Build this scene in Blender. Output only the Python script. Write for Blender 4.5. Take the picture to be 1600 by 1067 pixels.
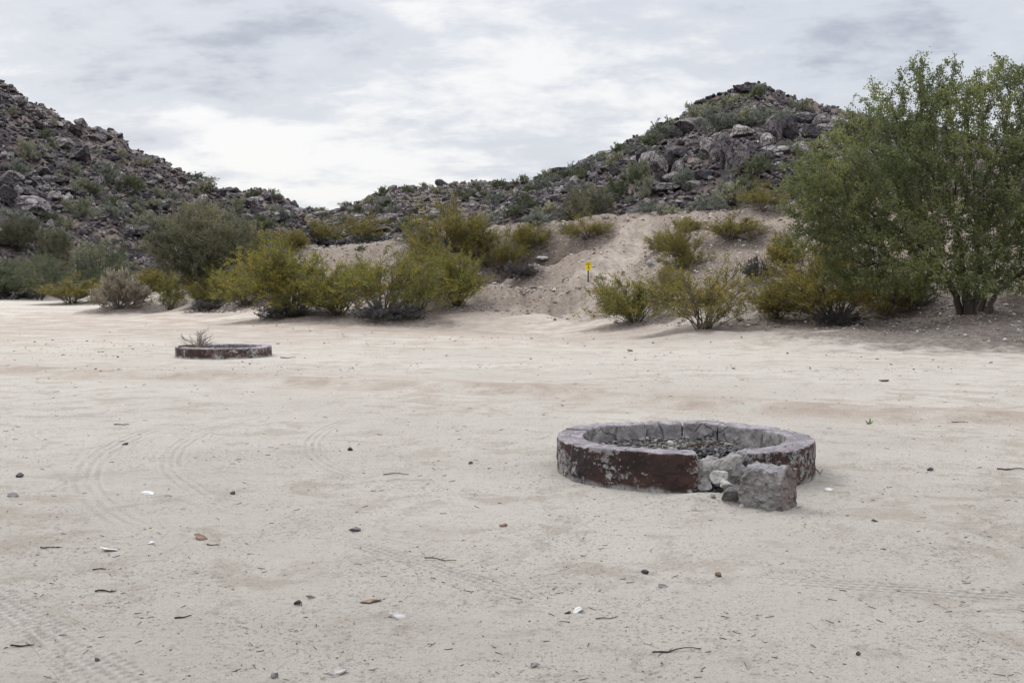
import bpy, bmesh, math
import numpy as np
from mathutils import Vector, Matrix

# ------------------------------------------------------------------ camera, sky, sun, exposure
scene = bpy.context.scene
for o in list(bpy.data.objects):
    bpy.data.objects.remove(o)
COL = scene.collection
F = 1778.0                      # focal length in photo pixels (40 mm on a 36 mm sensor)
CAMZ = 1.6
PITCH = math.atan(93.5 / F)
cd = bpy.data.cameras.new("camera"); cam = bpy.data.objects.new("camera", cd); COL.objects.link(cam)
cd.lens = 40.0; cd.sensor_width = 36.0; cd.clip_start = 0.1; cd.clip_end = 6000
cam.location = (0, 0, CAMZ); cam.rotation_euler = (math.pi / 2 - PITCH, 0, 0)
scene.camera = cam
scene.view_settings.view_transform = 'Standard'; scene.view_settings.look = 'None'
scene.view_settings.exposure = 0.66; scene.view_settings.gamma = 1.0

SUN_AZ, SUN_EL = math.radians(-38), math.radians(42)
world = bpy.data.worlds.new("World"); scene.world = world; world.use_nodes = True
nt = world.node_tree; nt.nodes.clear()
def wn(t, **k):
    n = nt.nodes.new(t)
    for a, b in k.items(): setattr(n, a, b)
    return n
wo = wn('ShaderNodeOutputWorld'); sky = wn('ShaderNodeTexSky', sky_type='NISHITA')
sky.sun_disc = False; sky.sun_elevation = SUN_EL; sky.sun_rotation = SUN_AZ; sky.dust_density = 3
bg1 = wn('ShaderNodeBackground'); bg1.inputs['Strength'].default_value = 0.08
nt.links.new(sky.outputs[0], bg1.inputs[0])
tc = wn('ShaderNodeTexCoord')
sep = wn('ShaderNodeSeparateXYZ'); nt.links.new(tc.outputs['Generated'], sep.inputs[0])
def wm(op, a, b=None, c=None):
    n = wn('ShaderNodeMath', operation=op)
    for i, v in enumerate((a, b, c)):
        if v is None: continue
        if isinstance(v, (int, float)): n.inputs[i].default_value = v
        else: nt.links.new(v, n.inputs[i])
    return n.outputs[0]
zc = wm('ADD', wm('MAXIMUM', sep.outputs[2], 0.0), 0.27)
cx = wm('DIVIDE', sep.outputs[0], zc); cy = wm('DIVIDE', sep.outputs[1], zc)
cmb = wn('ShaderNodeCombineXYZ'); nt.links.new(cx, cmb.inputs[0]); nt.links.new(cy, cmb.inputs[1])
mp = wn('ShaderNodeMapping'); nt.links.new(cmb.outputs[0], mp.inputs[0])
mp.inputs['Location'].default_value = (3.1, 1.7, 0.0); mp.inputs['Rotation'].default_value = (0, 0, 0.5)
mp.inputs['Scale'].default_value = (0.75, 1.0, 1.0)
nz = wn('ShaderNodeTexNoise'); nz.inputs['Scale'].default_value = 1.7; nz.inputs['Detail'].default_value = 9
nz.inputs['Roughness'].default_value = 0.52; nz.inputs['Distortion'].default_value = 0.35
nt.links.new(mp.outputs[0], nz.inputs['Vector'])
nz2 = wn('ShaderNodeTexNoise'); nz2.inputs['Scale'].default_value = 7.5; nz2.inputs['Detail'].default_value = 8
nz2.inputs['Roughness'].default_value = 0.62; nz2.inputs['Distortion'].default_value = 0.15; nt.links.new(mp.outputs[0], nz2.inputs['Vector'])
def lobe(px, py, sx, sy, amp):
    """soft brighter or darker part of the cloud deck about one direction of the sky"""
    ax = (px - 800) / F; az = (440 - py) / F
    u = wm('DIVIDE', wm('SUBTRACT', wm('DIVIDE', sep.outputs[0], wm('MAXIMUM', sep.outputs[1], 0.05)), ax), sx / F)
    v = wm('DIVIDE', wm('SUBTRACT', wm('DIVIDE', sep.outputs[2], wm('MAXIMUM', sep.outputs[1], 0.05)), az), sy / F)
    d = wm('ADD', wm('MULTIPLY', u, u), wm('MULTIPLY', v, v))
    return wm('MULTIPLY', wm('EXPONENT', wm('MULTIPLY', d, -1.0)), amp)
s = wm('ADD', wm('MULTIPLY', nz.outputs[0], 0.50), wm('MULTIPLY', nz2.outputs[0], 0.50))
for L in ((900, 140, 260, 90, 0.10), (470, 250, 260, 60, 0.13), (330, 120, 300, 70, -0.11), (560, 50, 120, 60, -0.07),
          (690, 30, 120, 40, 0.06), (1450, 40, 350, 90, -0.05), (250, 222, 90, 14, -0.10), (860, 235, 130, 30, -0.05), (60, 40, 160, 60, 0.06),
          (1150,110,250,60,-0.03)):
    s = wm('ADD', s, lobe(*L))
rp = wn('ShaderNodeValToRGB'); nt.links.new(s, rp.inputs[0])
cr = rp.color_ramp; cr.interpolation = 'EASE'
cr.elements[0].position = 0.28; cr.elements[0].color = (0.45, 0.485, 0.57, 1)
cr.elements[1].position = 0.62; cr.elements[1].color = (0.95, 0.95, 0.955, 1)
e = cr.elements.new(0.46); e.color = (0.69, 0.725, 0.79, 1)
bg2 = wn('ShaderNodeBackground'); nt.links.new(rp.outputs[0], bg2.inputs[0]); 
zs = wn('ShaderNodeMapRange'); nt.links.new(sep.outputs[2], zs.inputs[0])
for i_, v_ in enumerate((.30, .75, .635, 2.2)): zs.inputs[i_ + 1].default_value = v_      # an overcast sky is brightest overhead
nt.links.new(zs.outputs[0], bg2.inputs['Strength'])
mx = wn('ShaderNodeMixShader'); mx.inputs[0].default_value = 0.93
nt.links.new(bg1.outputs[0], mx.inputs[1]); nt.links.new(bg2.outputs[0], mx.inputs[2]); nt.links.new(mx.outputs[0], wo.inputs[0])

sl = bpy.data.lights.new("sun", 'SUN'); sl.energy = 1.4; sl.angle = math.radians(26); sl.color = (1.0, 0.965, 0.92)
so = bpy.data.objects.new("sun", sl); COL.objects.link(so)
sd = Vector((math.sin(SUN_AZ) * math.cos(SUN_EL), math.cos(SUN_AZ) * math.cos(SUN_EL), math.sin(SUN_EL)))
so.rotation_euler = sd.to_track_quat('Z', 'Y').to_euler()

scene.cycles.max_bounces = 5; scene.cycles.diffuse_bounces = 3; scene.cycles.transmission_bounces = 3

# ------------------------------------------------------------------ numeric helpers
def at(px, py, D):
    """world point seen at photo pixel (px,py) at depth D"""
    u = (px - 800) / F; v = (533.5 - py) / F
    dy = math.cos(PITCH) + v * math.sin(PITCH); dz = -math.sin(PITCH) + v * math.cos(PITCH)
    k = D / dy
    return np.array([u * k, D, CAMZ + dz * k])
def proj(p):
    dy = p[1] * math.cos(PITCH) - (p[2] - CAMZ) * math.sin(PITCH)
    v = (p[1] * math.sin(PITCH) + (p[2] - CAMZ) * math.cos(PITCH)) / dy
    return 800 + F * p[0] / dy, 533.5 - F * v

def _h2(ix, iy, s):
    h = (ix.astype(np.int64) * 374761393 + iy.astype(np.int64) * 668265263 + s * 974634777) & 0xffffffff
    h = ((h ^ (h >> 13)) * 1274126177) & 0xffffffff
    return ((h ^ (h >> 16)) & 0xffff) / 65535.0
def vn2(x, y, s=0):
    ix = np.floor(x); iy = np.floor(y); fx = x - ix; fy = y - iy
    fx = fx * fx * (3 - 2 * fx); fy = fy * fy * (3 - 2 * fy)
    a = _h2(ix, iy, s); b = _h2(ix + 1, iy, s); c = _h2(ix, iy + 1, s); d = _h2(ix + 1, iy + 1, s)
    return (a * (1 - fx) + b * fx) * (1 - fy) + (c * (1 - fx) + d * fx) * fy
def fbm2(x, y, o=4, s=0, g=0.5):
    r = 0; a = 1; t = 0
    for k in range(o):
        r = r + a * (vn2(x, y, s + k) * 2 - 1); t += a; a *= g; x = x * 2.03 + 17.3; y = y * 2.03 - 9.1
    return r / t
def vn3(p, s=0):
    ix = np.floor(p[:, 2]); f = p[:, 2] - ix; f = f * f * (3 - 2 * f)
    a = vn2(p[:, 0] + ix * 37.13, p[:, 1] + ix * 17.71, s); b = vn2(p[:, 0] + (ix + 1) * 37.13, p[:, 1] + (ix + 1) * 17.71, s)
    return a * (1 - f) + b * f
def fbm3(p, o=3, s=0, g=0.5):
    r = 0; a = 1; t = 0; p = np.array(p, float)
    for k in range(o):
        r = r + a * (vn3(p, s + k) * 2 - 1); t += a; a *= g; p = p * 2.03 + 11.7
    return r / t

def mesh_np(name, verts, quads=None, tris=None, smooth=False, attrs=None):
    me = bpy.data.meshes.new(name)
    verts = np.asarray(verts, np.float32)
    nq = 0 if quads is None else len(quads); ntr = 0 if tris is None else len(tris)
    me.vertices.add(len(verts)); me.vertices.foreach_set("co", verts.ravel())
    li = []; ls = []; pos = 0
    if nq: li.append(np.asarray(quads, np.int32).ravel()); ls.append(np.arange(nq, dtype=np.int32) * 4); pos = nq * 4
    if ntr: li.append(np.asarray(tris, np.int32).ravel()); ls.append(pos + np.arange(ntr, dtype=np.int32) * 3)
    li = np.concatenate(li); ls = np.concatenate(ls)
    me.loops.add(len(li)); me.loops.foreach_set("vertex_index", li)
    me.polygons.add(len(ls)); me.polygons.foreach_set("loop_start", ls)
    me.polygons.foreach_set("use_smooth", np.full(len(ls), smooth))
    me.update(calc_edges=True)
    for k, v in (attrs or {}).items():
        a = me.attributes.new(k, 'FLOAT', 'POINT'); a.data.foreach_set("value", np.asarray(v, np.float32).ravel())
    return me
def obj(name, me, mat=None, parent=None):
    o = bpy.data.objects.new(name, me); COL.objects.link(o)
    if mat is not None and not me.materials: me.materials.append(mat)
    if parent is not None: o.parent = parent
    return o
def tag(o, label=None, cat=None, group=None, kind=None):
    if label: o['label'] = label
    if cat: o['category'] = cat
    if group: o['group'] = group
    if kind: o['kind'] = kind
    return o
def empty(name, loc, rz=0, **k):
    o = bpy.data.objects.new(name, None); COL.objects.link(o); o.location = [float(c) for c in loc]; o.rotation_euler = (0, 0, rz)
    o.empty_display_size = 0.2
    return tag(o, **k)

def disp(v, amp, sc, seed, o=4):
    return v + np.stack([fbm3(v * sc + k * 31.7, o, seed + k) for k in range(3)], 1) * amp
_ico = {}
def ico(k):
    if k not in _ico:
        bm = bmesh.new(); bmesh.ops.create_icosphere(bm, subdivisions=k, radius=1)
        bm.verts.ensure_lookup_table()
        _ico[k] = (np.array([v.co[:] for v in bm.verts]), np.array([[v.index for v in f.verts] for f in bm.faces])); bm.free()
    return _ico[k]
def rock(seed, k=2, planes=13, sc=(1, 1, .7), rough=.06, lo=.5):
    rng = np.random.default_rng(seed); v, f = ico(k); v = v.copy()
    for _ in range(planes):
        n = rng.normal(size=3); n /= np.linalg.norm(n); d = rng.uniform(lo, .85)
        v -= np.maximum(0, v @ n - d)[:, None] * n
    nrm = v / np.maximum(1e-6, np.linalg.norm(v, axis=1))[:, None]
    v += nrm * (fbm3(v * 2.3 + seed * 3.1, 4, seed) * rough * 2)[:, None]
    v *= np.array(sc)
    return v, f
def scatter_mesh(name, temps, pos, scale, rng, tone, smooth=False, squash=None, tilt=.5):
    """many small stones as one mesh"""
    V = []; T = []; A = []; off = 0
    pos = np.asarray(pos); ti = rng.integers(0, len(temps), len(pos))
    for t, (tv, tf) in enumerate(temps):
        idx = np.where(ti == t)[0]
        if not len(idx): continue
        n = len(idx); a = rng.uniform(0, 2 * np.pi, n); b = rng.normal(0, tilt, n)
        ca, sa, cb, sb = np.cos(a), np.sin(a), np.cos(b), np.sin(b)
        s = scale[idx][:, None] * rng.uniform(.75, 1.3, (n, 3))
        if squash is not None: s[:, 2] *= squash
        v = tv[None] * s[:, None, :]
        y = v[..., 1] * cb[:, None] - v[..., 2] * sb[:, None]; z = v[..., 1] * sb[:, None] + v[..., 2] * cb[:, None]; x = v[..., 0]
        v = np.stack([x * ca[:, None] - y * sa[:, None], x * sa[:, None] + y * ca[:, None], z], -1) + pos[idx][:, None, :]
        V.append(v.reshape(-1, 3)); T.append((tf[None] + (off + np.arange(n) * len(tv))[:, None, None]).reshape(-1, 3))
        A.append(np.repeat(tone[idx], len(tv))); off += n * len(tv)
    return mesh_np(name, np.concatenate(V), tris=np.concatenate(T), smooth=smooth, attrs={'tone': np.concatenate(A)})

# ------------------------------------------------------------------ materials
def mat(name):
    m = bpy.data.materials.new(name); m.use_nodes = True; t = m.node_tree; t.nodes.clear()
    return m, t
class G:
    """small helper around a node tree"""
    def __init__(s, name, rough=.9):
        s.m, s.t = mat(name); s.out = s.n('ShaderNodeOutputMaterial'); s.b = s.n('ShaderNodeBsdfPrincipled')
        s.b.inputs['Roughness'].default_value = rough; s.b.inputs['Specular IOR Level'].default_value = .2
        s.l(s.b.outputs[0], s.out.inputs[0]); s.co = s.n('ShaderNodeTexCoord').outputs['Object']
    def n(s, t): return s.t.nodes.new(t)
    def l(s, a, b): s.t.links.new(a, b)
    def put(s, v, i):
        if isinstance(v, (int, float)): i.default_value = v
        elif isinstance(v, (tuple, list)): i.default_value = tuple(v) + ((1,) if len(v) == 3 and i.type == 'RGBA' else ())
        else: s.l(v, i)
    def math(s, op, a, b=None, c=None, clamp=False):
        n = s.n('ShaderNodeMath'); n.operation = op; n.use_clamp = clamp
        for i, v in enumerate((a, b, c)):
            if v is not None: s.put(v, n.inputs[i])
        return n.outputs[0]
    def noise(s, scale, detail=4, rough=.55, vec=None, dist=0, sc=None):
        n = s.n('ShaderNodeTexNoise'); n.inputs['Scale'].default_value = scale; n.inputs['Detail'].default_value = detail
        n.inputs['Roughness'].default_value = rough; n.inputs['Distortion'].default_value = dist
        v = vec or s.co
        if sc:
            mp = s.n('ShaderNodeMapping'); s.l(v, mp.inputs[0]); mp.inputs['Scale'].default_value = sc; v = mp.outputs[0]
        s.l(v, n.inputs['Vector']); return n.outputs[0]
    def vor(s, scale, feature='F1', out=0, rnd=1):
        n = s.n('ShaderNodeTexVoronoi'); n.feature = feature; n.inputs['Scale'].default_value = scale
        n.inputs['Randomness'].default_value = rnd; s.l(s.co, n.inputs['Vector']); return n.outputs[out]
    def ramp(s, v, a, b):
        n = s.n('ShaderNodeMapRange'); n.interpolation_type = 'SMOOTHSTEP'; s.put(v, n.inputs[0])
        n.inputs[1].default_value = a; n.inputs[2].default_value = b; return n.outputs[0]
    def mix(s, f, a, b, mode='MIX'):
        n = s.n('ShaderNodeMix'); n.data_type = 'RGBA'; n.blend_type = mode
        s.put(f, n.inputs[0]); s.put(a, n.inputs[6]); s.put(b, n.inputs[7]); return n.outputs[2]
    def attr(s, name):
        n = s.n('ShaderNodeAttribute'); n.attribute_name = name; return n.outputs['Fac']
    def rand(s): return s.n('ShaderNodeObjectInfo').outputs['Random']
    def color(s, c): s.put(c, s.b.inputs['Base Color'])
    def bump(s, h, dist=.01, strength=1, prev=None):
        n = s.n('ShaderNodeBump'); n.inputs['Distance'].default_value = dist; n.inputs['Strength'].default_value = strength
        s.l(h, n.inputs['Height'])
        if prev: s.l(prev, n.inputs['Normal'])
        s.l(n.outputs[0], s.b.inputs['Normal']); return n.outputs[0]
    def pos_xy(s):
        n = s.n('ShaderNodeSeparateXYZ'); s.l(s.co, n.inputs[0]); return n.outputs

def rock_material(name, tone_attr, dark=(.062, .053, .060), mid=(.180, .155, .158), light=(.46, .42, .40)):
    g = G(name, .85)
    tn = g.attr('tone') if tone_attr else g.rand()
    n1 = g.noise(.9, 6, .6); n2 = g.noise(5, 6, .65)
    c = g.mix(g.ramp(g.math('ADD', g.math('MULTIPLY', tn, .55), g.math('MULTIPLY', n1, .6)), .28, .78), dark, mid)
    c = g.mix(g.math('MULTIPLY', g.ramp(g.math('ADD', g.math('MULTIPLY', tn, .45), g.math('MULTIPLY', n2, .7)), .55, .85), .75), c, light)
    c = g.mix(g.math('MULTIPLY', g.ramp(g.noise(1.7, 4), .58, .72), .35), c, (.16, .085, .05))
    wv = g.n('ShaderNodeVectorMath'); wv.operation = 'ADD'; nc = g.n('ShaderNodeTexNoise'); nc.inputs['Scale'].default_value = 1.6; nc.inputs['Detail'].default_value = 3; g.l(g.co, nc.inputs['Vector']); g.l(g.co, wv.inputs[0]); g.l(nc.outputs['Color'], wv.inputs[1])
    vc = g.n('ShaderNodeTexVoronoi'); vc.feature = 'DISTANCE_TO_EDGE'; vc.inputs['Scale'].default_value = 1.5 if tone_attr else 2.2; g.l(wv.outputs[0], vc.inputs['Vector'])
    crack = g.math('SUBTRACT', 1, g.ramp(vc.outputs['Distance'], .012, .07)); c = g.mix(g.math('MULTIPLY', crack, .8), c, (.018, .015, .018))
    g.color(c)
    geo = g.math('SUBTRACT', g.noise(2.2, 7, .65, sc=(1, 1, 2.2)), g.math('MULTIPLY', crack, .5))
    b = g.bump(geo, .6, 1); g.bump(g.noise(9, 6, .75), .15, 1, b)
    return g.m
M = {}
M['rock'] = rock_material('desert_varnish_rock', False)
M['rubble'] = rock_material('rubble_rock', True)
g = G('dry_stem'); g.color(g.mix(g.noise(6, 3), (.045, .036, .032), (.17, .145, .13))); M['stem'] = g.m
g = G('dark_bark'); c = g.mix(g.noise(9, 5, .6, sc=(1, 1, .25)), (.022, .017, .014), (.11, .09, .078)); g.color(c); g.bump(g.noise(30, 4, .6, sc=(1, 1, .2)), .02, .8); M['bark'] = g.m
g = G('pale_dead_twig'); g.color(g.mix(g.noise(6, 3), (.16, .14, .13), (.42, .38, .35))); M['deadtwig'] = g.m

def leaf_material(name, a, b, c, transl=.35):
    """a/b/c: dark, middle and yellowish leaf colours, mixed by the clump's own tone"""
    g = G(name, .7); tn = g.attr('tone')
    col = g.mix(g.ramp(tn, 0, .55), a, b); col = g.mix(g.ramp(tn, .55, 1.0), col, c)
    col = g.mix(g.math('MULTIPLY', g.rand(), .35), col, b)
    col = g.mix(g.math('MULTIPLY', g.ramp(g.rand(), .5, 1), .30), col, a)
    g.color(col)
    tr = g.n('ShaderNodeBsdfTranslucent'); g.put(col, tr.inputs[0]); ms = g.n('ShaderNodeMixShader'); ms.inputs[0].default_value = transl
    g.l(g.b.outputs[0], ms.inputs[1]); g.l(tr.outputs[0], ms.inputs[2]); g.l(ms.outputs[0], g.out.inputs[0])
    return g.m
M['creosote'] = leaf_material('creosote_leaf', (0.071, 0.078, 0.018), (0.186, 0.179, 0.031), (0.347, 0.239, 0.035), .4)
M['creosote_gold'] = leaf_material('yellowing_creosote_leaf', (0.083, 0.082, 0.018), (0.205, 0.178, 0.031), (0.341, 0.238, 0.045), .4)
M['tree'] = leaf_material('green_tree_leaf', (0.068, 0.083, 0.039), (0.164, 0.185, 0.077), (0.295, 0.298, 0.101), .45)
M['mesquite'] = leaf_material('grey_green_leaf', (0.051, 0.064, 0.039), (0.122, 0.139, 0.081), (0.231, 0.220, 0.120), .35)
M['wisp'] = leaf_material('dull_green_spray', (0.054, 0.057, 0.037), (0.122, 0.119, 0.069), (0.241, 0.201, 0.113), .35)
M['straw'] = leaf_material('dry_straw_twigs', (0.149, 0.126, 0.101), (0.299, 0.258, 0.195), (0.461, 0.405, 0.297), .25)
M['greytwig'] = leaf_material('grey_twigs', (0.045, 0.041, 0.041), (0.090, 0.081, 0.081), (0.153, 0.140, 0.135), .2)
M['brittle'] = leaf_material('hill_shrub_leaf', (0.114, 0.133, 0.097), (0.260, 0.263, 0.181), (0.458, 0.394, 0.241), .35)
M['sage'] = leaf_material('sage_shrub_leaf', (0.090, 0.107, 0.094), (0.190, 0.205, 0.163), (0.338, 0.329, 0.250), .35)

# ------------------------------------------------------------------ terrain
ctrl = []
def C_(px, py, D): p = at(px, py, D); ctrl.append(p)
# crest of the sand bank
for a in ((250, 466, 70), (300, 455, 68), (350, 432, 66), (400, 402, 66), (440, 386, 66), (520, 377, 65), (580, 380, 64), (640, 380, 63), (700, 388, 62), (760, 368, 63),
          (830, 355, 63), (900, 348, 62), (950, 347, 61), (990, 353, 60), (1040, 344, 58), (1100, 342, 57), (1170, 328, 55), (1220, 322, 54),
          (1300, 316, 53), (1400, 312, 52), (1500, 316, 51), (1600, 322, 50), (1800, 340, 48), (2100, 370, 46)): C_(*a)
# face of the bank
for a in ((400, 440, 60), (455, 440, 56), (600, 445, 54), (500, 470, 50), (455, 488, 47.5), (600, 492, 44.5), (715, 470, 47), (760, 440, 51), (820, 420, 54), (850, 400, 57),
          (870, 450, 49), (919, 441, 48.5), (905, 400, 54), (965, 400, 52), (985, 375, 56), (1000, 420, 47), (940, 470, 43), (1065, 420, 44), (1050, 380, 51),
          (1100, 460, 38), (1145, 372, 49), (1180, 435, 40), (1150, 490, 33.5), (1230, 420, 41), (1230, 370, 47), (1310, 500, 31.5), (1300, 430, 38), (1350, 380, 44),
          (1450, 400, 39), (1500, 490, 30), (1580, 488, 30), (1400, 480, 32), (1550, 440, 34), (1700, 480, 30), (1700, 420, 36), (1900, 480, 30), (1100, 516, 31.3),
          (1200, 530, 28.5), (985, 506, 36.5), (1400, 522, 27.5), (1600, 525, 26), (1800, 520, 26), (300, 480, 66), (370, 477, 60), (330, 470, 68)): C_(*a)
# behind the crest
for px, D, z in ((300, 84, 1.2), (450, 84, 1.6), (600, 82, 1.9), (750, 80, 2.2), (900, 78, 3.2), (1050, 74, 4.0), (1200, 72, 5.0), (1400, 70, 5.2), (1700, 66, 4.5),
                 (600, 105, 1.5), (900, 100, 3.0), (1200, 92, 5.5), (1600, 88, 5.0)):
    ctrl.append(np.array([(px - 800) / F * D, D, z]))
flat = []
for y in (4, 9, 14, 19, 24):
    for k in range(-4, 5): flat.append((k * .16 * y * 1.1, y, 0))
for px, py in ((240, 492), (330, 490), (380, 500), (455, 505), (560, 512), (650, 508), (760, 494), (830, 488), (900, 512), (1000, 525), (1100, 540), (1200, 552),
               (1350, 556), (1500, 560), (1700, 560), (2000, 560), (300, 510), (500, 530), (700, 525), (860, 530), (100, 480), (0, 478), (180, 478), (60, 470), (-100, 475), (-300, 480), (-300, 520)):
    p = at(px, py, 1); D = CAMZ / (CAMZ - p[2]); flat.append(((px - 800) / F * D, D, 0))
for x, y in ((-40, 95), (-60, 60), (-28, 90), (-50, 80), (-35, 75), (-80, 90), (-20, -10), (20, -10), (0, -20), (40, 5), (-40, 5), (45, 20), (-45, 25)): flat.append((x, y, 0))
CT = np.array([list(p) for p in ctrl] + [list(map(float, p)) for p in flat])
KL = 24.0
def kern(r): return np.exp(-np.sqrt(r * r + 1.5) / KL)
_K = kern(np.hypot(CT[:, None, 0] - CT[None, :, 0], CT[:, None, 1] - CT[None, :, 1])) + np.eye(len(CT)) * 6e-3
CW = np.linalg.solve(_K, CT[:, 2])
def bank(x, y):
    r = np.zeros_like(x)
    for c, w in zip(CT, CW): r += w * kern(np.hypot(x - c[0], y - c[1]))
    return r
def ridge_table(pts):
    A = []; R = []; Z = []
    for px, py, D in pts:
        p = at(px, py, D); A.append(math.atan2(p[0], p[1])); R.append(math.hypot(p[0], p[1])); Z.append(p[2])
    return np.array(A), np.array(R), np.array(Z)
LEFT = ridge_table([(-900, -60, 150), (-500, -40, 160), (-200, 30, 168), (-60, 88, 172), (0, 128, 175), (50, 163, 178), (95, 190, 180), (130, 203, 182), (180, 215, 185), (205, 240, 186), (245, 256, 190), (290, 275, 195),
                    (330, 290, 198), (370, 295, 200), (415, 298, 203), (445, 310, 205), (468, 323, 207), (485, 365, 208), (520, 420, 210), (600, 470, 210)])
LFOOT = [(-900, 70), (-200, 80), (0, 96), (150, 104), (300, 118), (480, 135), (600, 140)]
MID = ridge_table([(200, 360, 330), (400, 345, 320), (475, 331, 315), (520, 329, 310), (560, 312, 308), (600, 298, 305), (625, 294, 305), (660, 295, 300), (700, 284, 295), (740, 282, 290), (765, 289, 285),
                   (800, 288, 275), (850, 280, 260), (890, 270, 250), (1000, 260, 240), (1300, 250, 240), (1700, 280, 240), (2200, 380, 240)])
MFOOT = [(200, 170), (600, 150), (900, 135), (2200, 135)]
RIGHT = ridge_table([(600, 440, 200), (700, 375, 200), (780, 320, 198), (840, 284, 195), (880, 268, 190), (910, 256, 186), (950, 245, 182), (990, 224, 178), (1030, 205, 174), (1065, 188, 170), (1100, 168, 168), (1130, 153, 166), (1160, 139, 165),
                     (1190, 137, 165), (1215, 150, 164), (1245, 166, 163), (1290, 178, 160), (1330, 186, 158), (1400, 200, 156), (1500, 215, 152), (1650, 235, 148), (1900, 270, 140), (2300, 350, 130)])
RFOOT = [(600, 110), (800, 100), (950, 88), (1200, 80), (1600, 80), (2300, 80)]
def foot_interp(tab, a):
    A = [math.atan((px - 800) / F) for px, _ in tab]; return np.interp(a, A, [d for _, d in tab])
def hill(a, r, T, FT, seed, steep=.92, z0=0.0):
    R = np.interp(a, T[0], T[1]); Z = np.interp(a, T[0], T[2]); Ft = np.minimum(foot_interp(FT, a) / np.cos(np.clip(a, -.8, .8)), R * .62)
    t = (r - Ft) / (R - Ft)
    up = np.sign(t) * np.abs(t) ** steep
    zz = z0 + (Z - z0) * np.where(t < 1, up, 1 - (t - 1) * .9)
    zz = np.where(t < 0, z0 + t * 15, zz)
    fade = np.clip((1.35 - np.abs(a)) / .4, 0, 1)
    return zz * fade - (1 - fade) * 5
def Hbase(x, y):
    a = np.arctan2(x, y); r = np.hypot(x, y)
    b = bank(x, y)
    h1 = hill(a, r, LEFT, LFOOT, 1); h2 = hill(a, r, MID, MFOOT, 2, .9, 1.0); h3 = hill(a, r, RIGHT, RFOOT, 3, .85, 3.0)
    hh = np.maximum(np.maximum(h1, h2), h3)
    k = 1.2
    m = np.maximum(b, hh) + np.log1p(np.exp(-np.abs(b - hh) / k)) * k * .3
    return m, b, hh
RUT = [at(px, py, 1) for px, py in ((-200, 565), (0, 574), (300, 585), (600, 600), (830, 606), (1100, 628), (1400, 642), (1800, 650))]
RUT = np.array([(p[0], p[1]) * 1 for p in RUT]); 
def _gp(px, py):
    p = at(px, py, 1); D = CAMZ / (CAMZ - p[2]); return np.array([(px - 800) / F * D, D])
RUTP = np.array([_gp(px, py) for px, py in ((-400, 560), (0, 575), (300, 586), (600, 600), (830, 607), (1100, 628), (1400, 642), (1900, 655))])
GUL = [np.array([at(*q)[:2] for q in L]) for L in ([(1000, 352, 60), (985, 375, 56), (960, 400, 52), (925, 430, 49), (895, 465, 45), (880, 500, 42)],
       [(1010, 355, 59), (1000, 390, 54), (985, 420, 49), (950, 460, 44), (905, 490, 41)], [(860, 400, 57), (850, 440, 50), (820, 475, 46)], [(600, 522, 35), (760, 505, 43), (880, 478, 47.5), (950, 440, 48)], [(700, 530, 32), (840, 512, 38), (930, 478, 43), (985, 430, 47)])]
def seg_dist(x, y, P):
    best = np.full(x.shape, 1e9); sg = np.zeros(x.shape)
    for a, b in zip(P[:-1], P[1:]):
        d = b - a; L = d @ d; t = np.clip(((x - a[0]) * d[0] + (y - a[1]) * d[1]) / L, 0, 1)
        q = np.hypot(x - a[0] - t * d[0], y - a[1] - t * d[1]); c = (x - a[0]) * d[1] - (y - a[1]) * d[0]
        m = q < best; best = np.where(m, q, best); sg = np.where(m, np.sign(c), sg)
    return best, sg
PIT_C = np.array([(1070 - 800) / F * 9.52, 9.52]); PIT2_C = np.array([(349 - 800) / F * 24.5, 24.5])
MOUNDS = [(1090, 528, 1.1, .16), (1270, 530, 1.6, .16), (1140, 538, .8, .08), (460, 500, 2.0, .2), (600, 504, 2.0, .2), (1520, 492, 1.6, .2)]
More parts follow.
